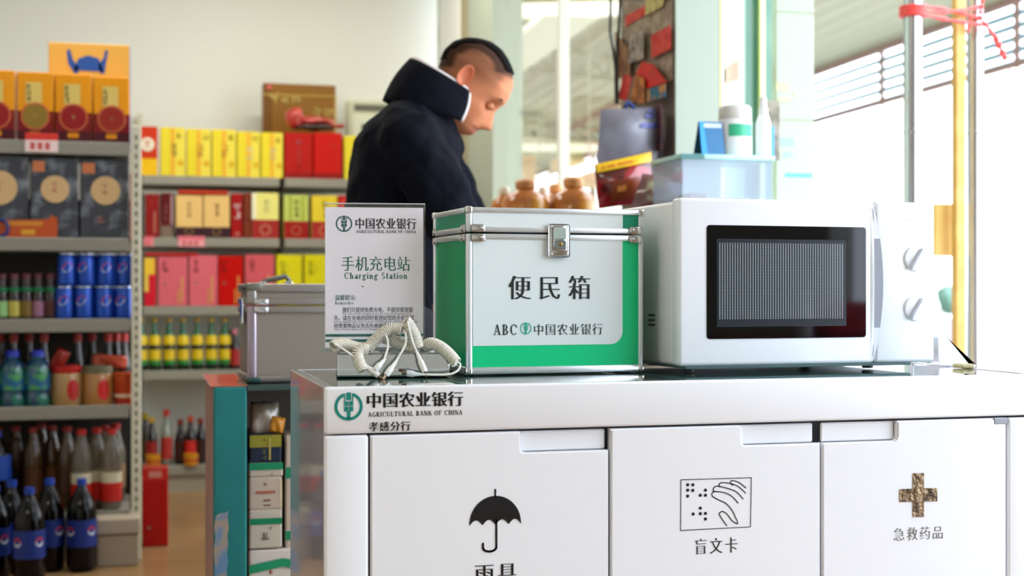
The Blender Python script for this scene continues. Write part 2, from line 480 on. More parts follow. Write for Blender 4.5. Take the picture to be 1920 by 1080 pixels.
# poster wall on the pier's side face (plane x = SX): things pasted there
def pz(px, py): q = atx(px, py, SX - .004); return q.y, q.z
PN = [0]
def poster(name, label, cat, quad, c, extra=()):
    PN[0] += 1; xo = SX - .002 - .004 * PN[0]
    t = MB()
    P = [pz(*q) for q in quad]
    P = [(xo, a, b) for a, b in P]
    o = t.poly(P, .002, (1, 0, 0)).obj(name, mat(deep(deep(c)), .5, noise=(30, deep(extra[0]), .45, .6) if extra else None, spec=.2))
    return tag(o, label, cat, 'posters pasted on the pier beside the window')
poster('poster', 'tall beige poster sheet behind the red posters on the pier', 'poster', [(1170, 200), (1262, 150), (1262, 2), (1170, 2)], '8d8070', ('a89b86',))
for nm, lb, qd, c, c2 in [
    ('red_sticker', 'small red paper strip high on the pier', [(1176, 50), (1214, 27), (1214, 10), (1176, 30)], 'c83226', 'd8604a'),
    ('leaflet', 'pale yellow leaflet at the very top of the pier', [(1215, 30), (1248, 12), (1252, -12), (1215, 0)], 'c7bf86', 'a59c60'),
    ('red_notice', 'red notice square by the pier edge, upper right', [(1229, 110), (1264, 93), (1264, 48), (1229, 66)], 'c22a22', 'd6503c'),
    ('snack_poster', 'dark brown food poster by the left edge of the pier', [(1163, 150), (1192, 140), (1190, 95), (1163, 60)], '6b4a34', '94714a'),
    ('grey_leaflet', 'pale grey leaflet in the middle of the pier', [(1190, 120), (1218, 110), (1218, 55), (1192, 66)], 'a99f95', '5a5a5a'),
    ('roof_poster', 'bright red poster shaped like a roof on the pier', [(1206, 140), (1225, 167), (1264, 155), (1240, 122), (1218, 116)], 'd32f1f', 'c22a1e'),
    ('blue_poster', 'teal blue poster strip below the roof poster', [(1229, 192), (1264, 182), (1264, 158), (1231, 168)], '1f6d80', 'c98a3c'),
    ('brown_poster', 'brown poster with an orange corner under the red one', [(1201, 190), (1227, 195), (1227, 150), (1210, 138)], '8a5a2c', 'c9853a'),
    ('red_banner', 'narrow red diagonal banner left of the brown poster', [(1178, 186), (1196, 190), (1206, 145), (1190, 140)], 'b32a22', 'c9483c'),
    ('dark_poster', 'dark navy poster beside the grey bag, low on the pier', [(1240, 285), (1264, 283), (1264, 196), (1238, 200)], '4a3b44', '6e4038')]:
    P = poster(nm, lb, 'poster', qd, c, (c2,))

# ------------------------------------------------------------------ outside: market hall roof, trusses, yard
YARD = mat('b6b6b2', .8, name='pale_concrete', noise=(.6, 'a6a6a1', .4, .7))
struct(MB().box(-20, 60, -30, 90, -.14, -.02).obj('ground', YARD))
ROOF = mat('b7b293', .6, name='corrugated_roof', trans=0)
nt = ROOF.node_tree
TH = RD(-3.4)
rt = thing('canopy_roof', '', ''); del rt['label']; del rt['category']; struct(rt)
DC = Vector((sin(-TH), cos(-TH), 0)); RC = Vector((DC.y, -DC.x, 0))
edge = atz(1528, 133, 4.0)
# roof panel: corrugated sheet left of the edge line
def rp(s, t, z): return edge + DC * s - RC * t + Vector((0, 0, z - 4.0))
m_ = MB()
for k in range(26):
    t0 = k * .6
    N = 8
    ring = []
    rows = []
    for j in range(2):
        s = -10 + 42 * j
        rows.append([rp(s, t0 + i * .6 / N, 4.0 + .04 * abs(sin(pi * i / N * 2)) + .0 * k) for i in range(N + 1)])
    A_, B_ = [[m_.bm.verts.new(p) for p in r] for r in rows]
    for i in range(N): m_.bm.faces.new((A_[i], A_[i + 1], B_[i + 1], B_[i]))
o = m_.obj('roof_sheet', ROOF, rt)
md = o.modifiers.new('thickness', 'SOLIDIFY'); md.thickness = .004
OLIVE = mat('9b987f', .6, name='truss_steel')
BRN = mat('8f6f60', .6, name='rusty_steel')
CRM = mat('f5f3dc', .6, name='cream_beam')
m_ = MB(); m_.tube([rp(-10, .0, 3.97), rp(30, .0, 3.97)], .05, 6); m_.obj('edge_gutter', BRN, rt)
# louvred band hanging under the roof edge
for k in range(5):
    z0 = 3.86 - k * .125
    mm = MB()
    mm.poly([rp(-12, 0, z0), rp(30, 0, z0), rp(30, 0, z0 - .07), rp(-12, 0, z0 - .07)], .02, tuple(RC))
    mm.obj('louvre_slat', mat('86a0a6', .5, name='louvre'), rt)
mm = MB(); mm.tube([rp(-12, 0, 3.3), rp(30, 0, 3.3)], .035, 6); mm.obj('louvre_rail', BRN, rt)
for s in range(-11, 30, 3):
    MB().tube([rp(s, 0, 4.0), rp(s, 0, 3.26)], .035, 6).obj('louvre_post', BRN, rt)

# steel trusses seen through the side window
def truss(name, label, yy, px0, px1, yt0, yt1, yb0, yb1, n, m, r=.035):
    t = thing(name, label, 'truss', (0, 0, 0), group='steel trusses under the market roof')
    T0, T1, B0, B1 = at(px0, yt0, yy), at(px1, yt1, yy), at(px0, yb0, yy), at(px1, yb1, yy)
    e = (T1 - T0); T0 = T0 - e * .6; T1 = T1 + e * .6; e = (B1 - B0); B0 = B0 - e * .6; B1 = B1 + e * .6
    MB().tube([T0, T1], r, 6).obj('top_chord', m, t); MB().tube([B0, B1], r, 6).obj('bottom_chord', m, t)
    n = int(n * 2.2)
    for i in range(n + 1):
        f = i / n
        MB().tube([T0.lerp(T1, f), B0.lerp(B1, f)], r * .7, 5).obj('strut', m, t)
        if i < n: MB().tube([T0.lerp(T1, f), B0.lerp(B1, f + 1 / n)], r * .5, 5).obj('brace', m, t)
    return t
truss('roof_truss', 'olive steel roof truss seen through the middle of the side window', 16, 1020, 1160, 88, 108, 133, 148, 3, OLIVE)
truss('roof_truss', 'lower farther roof truss seen through the side window', 24, 925, 1100, 226, 240, 246, 262, 4, OLIVE, .04)
def beam(name, label, p, q, wd, h, m):
    p, q = Vector(p), Vector(q); d = (q - p).normalized(); a = d.cross(Vector((0, 0, 1))).normalized() * wd / 2; b = Vector((0, 0, h))
    o = MB().rings([[p - a, p + a, p + a + b, p - a + b], [q - a, q + a, q + a + b, q - a + b]]).obj(name, m)
    return tag(o, label, 'beam', 'roof beams of the market hall')
beam('roof_beam', 'wide cream diagonal beam high outside the side window', at(900, 165, 12), at(1075, 30, 8.2), .35, .05, CRM)
beam('roof_purlin', 'thin olive diagonal purlin crossing the side window', at(935, 215, 22), at(1165, 78, 11), .07, .07, OLIVE)
beam('roof_purlin', 'brown diagonal rail low behind the grey bag', at(1060, 250, 21), at(1160, 198, 16), .07, .07, BRN)
beam('roof_beam', 'cream horizontal beam at the top of the side window', at(880, 38, 9), at(1300, 26, 9), .1, .09, CRM)
beam('roof_beam', 'thin gold edged beam above the cream horizontal beam', at(880, 18, 9.2), at(1300, 6, 9.2), .05, .03, mat('cdbf82', .6))
beam('roof_beam', 'low cream horizontal beam across the lower side window', at(880, 284, 14), at(1200, 286, 14), .1, .08, CRM)
# far market: pale hall wall, warm stall boards, hanging lamps
struct(MB().box(3, 34, 34, 34.3, 0, 3.3).obj('wall_far', mat('f0efe2', .8, name='far_wall')))
for n, (x0, x1, p0, p1, c, yy, lb) in enumerate([(930, 1005, 292, 345, 'd9b588', 17, 'tan stall board left of the mullion outside'), (1035, 1120, 300, 352, 'e2c39c', 18, 'peach stall board right of the mullion outside'), (925, 1120, 262, 274, 'c9c8a0', 25, 'long olive fascia board under the far roof truss')]):
    a = at(x0, p1, yy); b = at(x1, p0, yy)
    t = thing('stall_board', lb, 'board', (a.x, yy, 0), group='stall boards of the market hall')
    MB().box(0, b.x - a.x, 0, .1, a.z, b.z, .01).obj('panel', mat(c, .6, noise=(1.5, 'efe3c8', .45, .65)), t)
    for xx in (.05, b.x - a.x - .05): MB().box(xx - .04, xx + .04, .02, .09, 0, a.z).obj('leg', OLIVE, t)
for px, c, lb in ((966, 'dfe38a', 'hanging yellow green sign outside the window, left of the mullion'), (1060, 'cfe3a0', 'hanging pale green sign outside the window, right of the mullion')):
    a = at(px - 9, 325, 15); b = at(px + 9, 290, 15)
    t = thing('hanging_sign', lb, 'sign', (a.x, 15, 0), group='signs hanging in the market hall')
    MB().box(0, b.x - a.x, 0, .05, a.z, b.z, .01).obj('sign_board', mat(c, .6), t)
    MB().box((b.x - a.x) / 2 - .008, (b.x - a.x) / 2 + .008, .02, .035, b.z, 4.0).obj('hanger', OLIVE, t)
# dark slanting cable with a bright tube lamp, low in the window
LAMP = bpy.data.materials.new('tube_lamp'); LAMP.use_nodes = True
b_ = LAMP.node_tree.nodes['Principled BSDF']; b_.inputs['Emission Color'].default_value = (.9, .97, 1, 1); b_.inputs['Emission Strength'].default_value = 2.5
o = thing('tube_lamp', '', 'lamp')
MB().tube([at(1002, 348, 12), at(1120, 308, 9)], .035, 8).obj('tube', LAMP, o)
for k in (.1, .9):
    q = at(1002, 348, 12).lerp(at(1120, 308, 9), k); MB().tube([q, Vector((q.x, q.y, 4.0))], .006, 5).obj('hanger', OLIVE, o)
tag(o, 'slanting lit tube lamp seen low through the side window', 'lamp')
MB().tube([at(1000, 338, 12), at(1125, 296, 9)], .012, 6).obj('lamp_rail', OLIVE, o)

# black wires hanging by the pier
for n, (pts, lb) in enumerate([([(1146, -30), (1144, 60), (1151, 100), (1154, 130), (1155, 195)], 'black wire hanging left of the pier, the one nearer the window'), ([(1164, -30), (1160, 60), (1157, 120), (1158, 195)], 'black wire running down the pier edge')]):
    tag(MB().tube([atx(p[0], p[1], SX - .03 - .02 * n) for p in pts], .005, 6).obj('hanging_wire', INKB), lb, 'wire')

# steel poles, timber post, red ribbon at the entrance
def pole(name, label, px, y, wpx, m, z0=0, cat='pole', z1=3.0, parts=True):
    q = at(px, 540, y); r = wpx / 2 / FPX * (q - CAMP).length
    t = thing(name, label, cat, (q.x, q.y, 0))
    MB().lathe([(r, z0), (r, z1)], n=24).obj('tube', m, t, True, auto=True)
    MB().lathe([(r * 1.12, 0), (r * 1.12, .02)], n=24).obj('foot_collar', m, t, True, auto=True)
    for py in (230, 250):
        pass
    zc = at(px, 252, y).z
    MB().lathe([(r * 1.01, zc), (r * 1.05, zc + .003), (r * 1.05, zc + .012), (r * 1.01, zc + .015)], n=24).obj('joint_ring', m, t, True, auto=True)
    return t, q, r
SS = mat('b4b2b2', .22, 1, 'stainless_steel')
p1, q1_, r1 = pole('steel_pole', 'polished stainless steel pole rising behind the microwave', 1711, 4.0, 33, SS)
p2, q2_, r2 = pole('steel_pole', 'polished stainless steel pole behind the timber post at the entrance', 1828, 4.15, 28, SS)
qa = at(1793, 500, 4.1); qb = at(1812, 500, 4.1)
o = MB().box(qa.x, qb.x, 4.1, 4.13, 0, 3.0, .003).obj('timber_post', mat('d9b060', .5, name='pale_timber', noise=(12, 'c7984a', .4, .6)))
tag(o, 'narrow golden timber post between the two steel poles', 'post')
qa = at(1754, 480, 4.16); qb = at(1794, 382, 4.16)
o = MB().box(qa.x, qb.x, 4.16, 4.18, qa.z, qb.z, .003).obj('timber_board', mat('e2bc6c', .6, name='board', noise=(5, 'd8ae5c', .4, .6)))
tag(o, 'golden board beside the microwave, left of the timber post', 'board')
# red ribbon tied around the poles
RED = mat('e0453c', .45, name='red_ribbon')
rb = thing('red_ribbon', 'red plastic ribbon tied around the steel poles near the top', 'ribbon')
for k, dz in enumerate((0, .012, .024)):
    zz = at(1711, 22, 4.0).z + dz - .012
    MB().tube([(q1_.x + (r1 + .008) * cos(a_), q1_.y + (r1 + .008) * sin(a_), zz) for a_ in [i * pi / 10 for i in range(21)]], .007, 6).obj('loop', RED, rb)
def rib(p, q, sag, name='strand', w=.006, m=RED):
    p, q = Vector(p), Vector(q)
    MB().tube([p.lerp(q, i / 10) - Vector((0, 0, sag * 4 * (i / 10) * (1 - i / 10))) for i in range(11)], [w * (1 + .5 * sin(i * 2.1)) for i in range(11)], 6).obj(name, m, rb)
z2 = at(1828, 20, 4.1).z
rib((q1_.x, q1_.y - r1, at(1711, 24, 4).z), (q2_.x, q2_.y - r2, z2 + .02), .01)
rib((q1_.x, q1_.y - r1, at(1711, 14, 4).z), (q2_.x, q2_.y - r2, z2 - .02), -.006)
rib((q1_.x, q1_.y - r1, at(1711, 28, 4).z), at(1840, 46, 4.08), .004)
rib(at(1836, 30, 4.08), at(1866, 70, 4.08), 0); rib(at(1866, 70, 4.08), at(1886, 112, 4.08), 0, w=.009); rib(at(1838, 26, 4.08), at(1843, -10, 4.08), 0)
rib(at(1820, 30, 4.08), at(1816, 60, 4.08), 0, w=.004)
pk = mat('f2c9c4', .5, name='pink_pole')
o = MB().tube([at(1893, 130, 7.5), Vector((at(1893, 740, 7.5).x, 7.5, 0))], [.012, .03], 8).obj('thin_rod', pk); tag(o, 'thin pale red rod standing in the bright yard', 'rod')
# small things out in the yard at the right
o = MB().lathe([(.0, 0), (.16, 0), (.17, .1), (.13, .16), (.0, .16)], n=20).obj('helmet', mat('5a7a68', .5), None, True); o.location = at(1766, 555, 6.5) - Vector((0, 0, .08)); o.rotation_euler = (1.2, 0, .6)
tag(o, 'dark green round basket beside the right edge of the microwave', 'basket')
o.name = 'round_basket'
o.scale = (.45, .45, .45); o.location.z += .05; o.location.y -= .02
q = at(1766, 575, 6.5)
tb = thing('yard_stand', 'white stand holding the round basket outside', 'stand', (q.x, q.y + .1, 0))
MB().box(-.4, .45, -.15, .35, q.z - .04, q.z, .005).obj('top', WHITE, tb)
for sx_ in (-.35, .4):
    for sy_ in (-.1, .3): MB().box(sx_ - .02, sx_ + .02, sy_ - .02, sy_ + .02, 0, q.z - .04).obj('leg', WHITE, tb)
q = at(1846, 650, 9)
def scooter(px, py, yy, body, label):
    q = at(px, py, yy)
    t = thing('scooter', label, 'scooter', (q.x, q.y, 0), group='scooters parked in the yard')
    zc = .28
    for dx in (-.55, .55):
        mb = MB(); mb.tube([(dx + .24 * cos(i * pi / 10), 0, zc + .24 * sin(i * pi / 10)) for i in range(21)], .05, 8, False).obj('wheel', mat('3a3c40', .6, name='tyre'), t, True)
    MB().box(-.45, .4, -.12, .12, .35, .5, .05, 3).obj('footboard', mat(body, .3), t, True)
    MB().box(-.6, -.05, -.14, .14, .5, .74, .06, 3).obj('seat', mat('d9c6d0', .5), t, True)
    MB().box(.3, .45, -.16, .16, .35, .9, .04, 3).obj('front_shield', mat(body, .3), t, True)
    MB().tube([(.42, -.3, 1.0), (.38, 0, .95), (.42, .3, 1.0)], .016, 8).obj('handlebar', mat('404246', .4), t, True)
    return t
scooter(1885, 690, 10.5, 'e9c5d6', 'pale pink scooter parked far out in the bright yard')

# ================================================================== SHELVES AT THE LEFT AND THE BACK
def px_of_y(y): return lambda px, py: at(px, py, y)
Y1 = 5.30      # front edge of the left shelf unit
Y2 = 6.98      # front edge of the back shelf unit

def X(px, y): return at(px, 540, y).x
def Z(py, y, px): return at(px, py, y).z

# --- left unit
xl, xr = -1.75, X(266, Y1)
u1 = thing('shelf_unit', 'grey metal shelf unit with drinks and gift boxes, at the left edge', 'shelf', ((xl + xr) / 2, Y1, 0))
ox = (xl + xr) / 2
L1 = {}
PXM = 125
for key, py in (('a', 267), ('b', 448), ('c', 600), ('d', 763), ('e', 962)):
    z = Z(py, Y1, PXM); L1[key] = z
    MB().box(xl - ox + .02, xr - ox - .045, 0, .42, z - .042, z, .003).obj('shelf_board', STEEL, u1)
    MB().box(xl - ox + .02, xr - ox - .045, -.006, 0, z - .044, z + .004, .002).obj('price_rail', mat('8a8578', .45, name='price_rail'), u1)
post_top = Z(236, Y1, 256)
def perforated_post(x, y, z1, parent, name='post'):
    MB().box(x - .018, x + .018, y, y + .03, 0, z1, .003).obj(name, CREAM, parent)
    mb = MB(); k = .04
    while k < z1 - .02:
        mb.box(x - .004, x + .004, y - .0012, y + .0, k, k + .018); k += .035
    s = mb.obj('slot_row', mat('55503c', .8, name='slot'), parent); s['kind'] = 'stuff'
perforated_post(xr - ox - .02, -.012, post_top, u1)
perforated_post(xr - ox - .02, .42, post_top, u1)
perforated_post(xl - ox, -.012, post_top, u1)
MB().box(xl - ox, xr - ox - .02, .425, .44, .05, post_top - .25).obj('back_panel', mat('2c2822', .8, name='back_panel'), u1)
MB().box(xl - ox + .02, xr - ox - .045, .01, .03, 0, L1['e'] - .045).obj('kick_plate', STEEL, u1)

# --- back unit
u2 = thing('shelf_unit', 'grey metal shelf unit with wine boxes along the back wall', 'shelf', (.3, Y2, 0))
L2 = {}
b0, b1, b2 = X(262, Y2), X(529, Y2), X(800, Y2)
for key, py, py2 in (('a', 331, 339), ('b', 446, 450), ('c', 574, 570), ('d', 694, 690), ('e', 872, 862)):
    for i, (xa_, xb_, pyy, pm) in enumerate(((b0, b1, py, 400), (b1, b2, py2, 600))):
        z = Z(pyy, Y2, pm) if i == 0 else L2[key + '0']; L2[key + str(i)] = z
        MB().box(xa_ - .3 + .012, xb_ - .3 - .012, 0, .42, z - .045, z, .003).obj('shelf_board', mat('918d7e', .45, name='pale_shelf_enamel'), u2)
for xx in (b0, b1, b2):
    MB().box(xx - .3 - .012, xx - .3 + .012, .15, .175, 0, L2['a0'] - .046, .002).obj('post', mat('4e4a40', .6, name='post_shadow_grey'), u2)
    MB().box(xx - .3 - .012, xx - .3 + .012, .42, .445, 0, L2['a0'] + .35, .002).obj('post', CREAM, u2)
MB().box(b0 - .3, b2 - .3, .02, .04, 0, L2['e0'] - .045).obj('kick_plate', mat('a59b86', .6, name='kick_plate'), u2)

# --- cartons
def carton(name, label, cat, group, px0, px1, pyt, zb, y, depth, col, decals=(), rough=.35, gap=.0015, coat=.3, bev=.003, bump=None, sidecol=None, noise=None):
    x0, x1 = X(px0, y) + gap, X(px1, y) - gap
    h = Z(pyt, y, (px0 + px1) / 2) - zb
    cx = (x0 + x1) / 2; wd = x1 - x0
    t = thing(name, label, cat, (cx, y, zb + .0005), group=group)
    MB().box(-wd / 2, wd / 2, 0, depth, 0, h, bev).obj('box_body', mat(deep(col), rough, coat=coat * .4, bump=bump, noise=noise, spec=.3), t)
    if sidecol: MB().box(wd / 2, wd / 2 + .002, .002, depth - .002, .002, h - .002).obj('side_panel', mat(sidecol, .4), t)
    for k, d in enumerate(decals):
        kind, u0, u1, v0, v1, c = d[:6]
        nm = d[6] if len(d) > 6 else {'r': 'label_panel', 'd': 'round_emblem', 'm': 'lettering', 'o': 'ring_emblem'}[kind]
        ink = Ink(-.0012 - .0006 * k)
        a, b, c0, c1 = -wd / 2 + u0 * wd, -wd / 2 + u1 * wd, v0 * h, v1 * h
        if kind == 'r': ink.rect(a, b, c0, c1)
        elif kind == 'd': ink.disc((a + b) / 2, (c0 + c1) / 2, (b - a) / 2, 24, (b - a) / 2)
        elif kind == 'o': ink.arc((a + b) / 2, (c0 + c1) / 2, (b - a) / 2, (b - a) / 2, 0, 360, (b - a) * .08, n=28)
        elif kind == 'm':
            rs = random.Random(hash_(label) + k)
            n = d[7] if len(d) > 7 else 3
            for i in range(n):           # small unreadable characters: a few strokes each
                zc = c1 - (i + .5) * (c1 - c0) / n; s = (c1 - c0) / n * .42; xm = (a + b) / 2; sw = min(s, (b - a) / 2)
                for q in range(4):
                    if rs.random() < .5: zz = zc + rs.uniform(-s, s); ink.rect(xm - sw, xm + sw, zz - s * .13, zz + s * .13)
                    else: xx = xm + rs.uniform(-sw, sw) * .8; ink.rect(xx - sw * .14, xx + sw * .14, zc - s, zc + s)
        ink.obj(nm, mat(deep(c), .45, spec=.3), t)
    return t

def hash_(s): return sum(ord(c) * (i + 1) for i, c in enumerate(s))

# row 1 of the left unit: yellow and maroon liquor boxes
for n, (a, b, tp, em, where) in enumerate([(-43, 29, 131, '8e1f22', 'cut by the left photo edge'), (31, 101, 135, '8b7430', 'with an olive gold medallion, second from the left'), (103, 173, 139, '8e1f22', 'with a red medallion, second from the right'), (175, 244, 144, '93301f', 'rightmost under the carton with the blue picture')]):
    carton('liquor_box', 'yellow and maroon liquor box ' + where, 'box', 'yellow liquor boxes on the left unit', a, b, tp, L1['a'], Y1 + .01, .1, 'e9a30c',
           [('r', 0, 1, 0, .44, '7c1719', 'maroon_band'), ('r', 0, 1, 0, .16, '4a1420', 'dark_base_band'), ('r', .24, .68, .55, .85, 'd9c274', 'cream_patch'), ('m', .26, .38, .57, .83, '4a3c20', 'lettering', 3), ('d', .1, .9, .18, .55, 'c77048', 'medallion_rim'), ('d', .15, .85, .2, .53, em, 'medallion'), ('m', .38, .62, .34, .4, 'b09050', 'lettering', 1), ('r', .34, .64, .07, .14, 'd89018', 'gold_tag')])
# carton with a blue sack picture, behind/above
t = carton('gift_carton', 'tan carton printed with a blue jacket shape, on top behind the yellow boxes', 'box', None, 90, 244, 82, L1['a'], Y1 + .13, .26, 'dcb05a', [], sidecol='6d88c8')
x0, x1 = X(90, Y1 + .13), X(244, Y1 + .13); cx = (x0 + x1) / 2
hh = lambda px, py: (at(px, py, Y1 + .13).x - cx, at(px, py, Y1 + .13).z - L1['a'])
Ink(-.0012).poly([hh(*p) for p in [(138, 132), (147, 110), (165, 104), (185, 110), (194, 135)]]).poly([hh(*p) for p in [(140, 138), (128, 120), (125, 95), (131, 92), (137, 112), (147, 126), (147, 138)]]).poly([hh(*p) for p in [(188, 138), (184, 122), (195, 108), (197, 94), (203, 96), (200, 112), (196, 138)]]).obj('blue_picture', mat('1c4d9c', .5), t)
# row 2: dark plastic wrapped boxes
PL = mat('3a3d44', .25, name='dark_shrink_wrap', bump=(25, .9), noise=(10, '5c6068', .45, .65), coat=.6)
for n, (a, b, tp, wh) in enumerate([(-62, 54, 291, 'leftmost'), (56, 147, 295, 'middle'), (149, 243, 299, 'rightmost')]):
    t = carton('wrapped_box', f'dark box in shiny plastic wrap with a cream disc, {wh} of three', 'box', 'plastic wrapped boxes on the second shelf', a, b, tp, L1['b'], Y1 + .04, .3, '33363d',
               [('d', .22, .82, .42, .8, 'd9b98a', 'cream_disc'), ('m', .4, .6, .56, .7, 'b2705a', 'lettering', 2), ('r', .05, .3, .82, .95, 'd2885c', 'orange_sticker'), ('m', .35, .5, .2, .3, 'c08070', 'lettering', 1)], .2, bump=(26, 1.0), coat=2, noise=(13, '7f858e', .5, .68))  # paler mottling paints the wrap's crinkle highlights into the colour
carton('gift_box', 'narrow salmon red box squeezed at the right end of the second shelf', 'box', None, 243, 247.5, 325, L1['b'], Y1 + .05, .28, 'd8705c')
# shelf-edge promo banner and blue ring
ban = thing('shelf_banner', 'red and yellow promotion strip standing before the wrapped boxes', 'banner', (X(50, Y1), Y1 + .02, L1['b'] + .001))
bx = lambda px, py: (at(px, py, Y1 + .02).x - X(50, Y1), at(px, py, Y1 + .02).z - L1['b'])
MB().poly([(p[0], 0, p[1]) for p in [bx(-20, 446), bx(107, 446), bx(108, 425), bx(107, 408), bx(98, 406), bx(86, 412), bx(20, 413), bx(-20, 413)]], .003).obj('card', mat('c4501c', .4), ban)
Ink(-.001).rect(bx(8, 0)[0], bx(80, 0)[0], bx(0, 423)[1], bx(0, 415)[1]).obj('orange_stripe', mat('d98a28', .4), ban)
Ink(-.001).rect(bx(40, 0)[0], bx(66, 0)[0], bx(0, 440)[1], bx(0, 430)[1]).obj('yellow_print', mat('e0a02a', .4), ban)
ring = MB(); c = at(0, 427, Y1 + .0); ring.tube([(.027 * cos(i * pi / 12), 0, .03 * sin(i * pi / 12)) for i in range(25)], .006, 8, False)
o = ring.obj('blue_ring_tag', mat('1d2f6e', .4)); o.location = (c.x, Y1 + .006, L1['b'] + .037); tag(o, 'navy blue ring shaped tag at the left end of the second shelf', 'tag')
# price tags
def pricetag(px0, px1, py0, py1, y, label, c='d93026', c2='f3d8d0'):
    a, b = at(px0, py1, y), at(px1, py0, y)
    t = thing('price_tag', label, 'price tag', ((a.x + b.x) / 2, y, a.z), group='price tags on the shelf edges')
    w_, h_ = (b.x - a.x) / 2, b.z - a.z
    MB().box(-w_, w_, 0, .002, 0, h_).obj('card', mat(c2, .5), t)
    Ink(-.001).rect(-w_, w_, h_ * .62, h_).obj('red_header', mat(c, .5), t)
    g = Ink(-.001); 
    for i in range(3): g.rect(-w_ * .7 + i * w_ * .45, -w_ * .4 + i * w_ * .45, h_ * .12, h_ * .5)
    g.obj('print', mat('c9564c', .5), t)
pricetag(47, 109, 250, 284, Y1 - .012, 'red and white price tag clipped to the top left shelf edge')
pricetag(270, 288, 443, 461, Y2 - .004, 'short pink price tag at the left end of the back shelf', 'e06a78', 'ee8d96')
pricetag(334, 384, 443, 462, Y2 - .004, 'long pink price tag under the cream boxes', 'e8707c', 'f0a0a6')

# --- bottles, cans, jars
def lathe_thing(name, label, cat, group, x, y, z, parts, n=20):
    t = thing(name, label, cat, (x, y, z + .0005), group=group)
    for nm, prof, m in parts:
        MB().lathe(prof, n=n).obj(nm, m, t, True, auto=True)
    return t
CANB = mat('1746a8', .25, .3, 'blue_can')
def can(px, zb, y, label, ball=True):
    x = X(px, y); r = .033
    t = lathe_thing('drink_can', label, 'can', 'blue drink cans', x, y, zb,
        [('can_body', [(.026, 0), (.0325, .008), (r, .012), (r, .108), (.0285, .118)], CANB), ('can_lid', [(.0285, .118), (.0285, .121), (.026, .121), (.025, .119)], CHROME)])
    if ball:
        g = MB(); rr = .017
        for nm, a0, a1, c in (('red_half', 0, 180, 'd2281e'), ('pale_half', 180, 360, 'd8dbe4')):
            mb = MB()
            pts = [(rr * cos(RD(a0 + (a1 - a0) * i / 12)), rr * sin(RD(a0 + (a1 - a0) * i / 12)) * 1.0) for i in range(13)]
            mb.poly([(sin(p[0] / r) * (r + .0006), -cos(p[0] / r) * (r + .0006), .07 + p[1] + p[0] * .35) for p in pts])
            mb.obj(nm, mat(c, .4), t)
    t.rotation_euler.z = random.uniform(-.5, .7)
    return t
cz = L1['c']
for tier in range(2):
    for i, px in enumerate((125, 162, 199, 236)):
        can(px + (0 if tier else -4) + (0 if i < 3 else 0), cz + tier * .1215, Y1 + .05, f'blue drink can, {ORD[i]} from the left in the {"upper" if tier else "lower"} tier')
    for i, px in enumerate((143, 181, 217)):
        can(px, cz + tier * .1215, Y1 + .13, f'blue drink can in the back row, {ORD[i]} from the left, {"upper" if tier else "lower"} tier', False)
# small juice bottles left of the cans
DK = mat('2a1210', .15, name='dark_bottle_glass', coat=.5)
def juice(px, y, zb, lab, col, neck='1f7a4c', h=1.0):
    x = X(px, y)
    return lathe_thing('juice_bottle', lab, 'bottle', 'small juice bottles left of the cans', x, y, zb, [
        ('bottle_body', [(.0195, 0), (.0215, .004), (.0215, .075), (.018, .1), (.014, .13), (.014, .15)], DK),
        ('label_band', [(.022, .012), (.022, .068)], mat(col, .5)),
        ('collar', [(.017, .1), (.0222, .107), (.0222, .112), (.016, .118)], mat(neck, .4)),
        ('cap', [(.016, .15), (.016, .168), (.0, .168)], mat('5e2226', .4))])
for n, (px, c, lb) in enumerate([(4, '8fbf78', 'green labelled juice bottle at the far left of the can shelf'), (27, 'c3b34c', 'mustard labelled juice bottle beside the green one'), (50, '7a5c1c', 'brown labelled juice bottle, third from the left edge'), (72, '9c6a80', 'mauve labelled juice bottle left of the cans'), (95, '502018', 'dark labelled juice bottle right beside the blue cans'), (-20, 'a06a30', 'orange labelled juice bottle cut by the photo edge')]):
    juice(px, Y1 + .06, L1['c'], lb, c)
# sauce bottles row 4, behind
def sauce(px, y, zb, lab, lc, H=.2, capc='b8352c', group='sauce bottles on the fourth shelf', r=.028, bc='1a0c0a'):
    k = H / .2
    return lathe_thing('sauce_bottle', lab, 'bottle', group, X(px, y), y, zb, [
        ('bottle_body', [(r * .9, 0), (r, .005), (r, .11 * k), (r * .8, .13 * k), (.013, .155 * k), (.012, .178 * k)], mat(bc, .12, coat=.6, name='dark_sauce_glass')),
        ('label_band', [(r + .0006, .02 * k), (r + .0006, .1 * k)], mat(lc, .5)),
        ('cap', [(.015, .176 * k), (.015, .2 * k), (0, .2 * k)], mat(capc, .4))])
for n, (px, lc, lb) in enumerate([(146, 'b7b0aa', 'red capped sauce bottle with a silver label, left of its row'), (173, 'c9b890', 'red capped sauce bottle with a white and yellow label'), (203, '20120c', 'red capped sauce bottle with a black label'), (218, 'b07a28', 'red capped sauce bottle with an amber label'), (233, '17100e', 'red capped sauce bottle nearest the post, dark label'),
        (26, 'a0584a', 'red capped sauce bottle with a pinkish label at the left'), (83, 'b8742a', 'red capped sauce bottle with an orange label above the water bottles'), (2, '503830', 'dark sauce bottle at the far left behind the blue water'), (55, '6b6f5c', 'grey green sauce bottle between the water bottles')]):
    sauce(px, Y1 + (.24, .305, .24, .3, .24, .24, .24, .3, .3)[n], L1['d'], lb, lc, .258, r=.024)
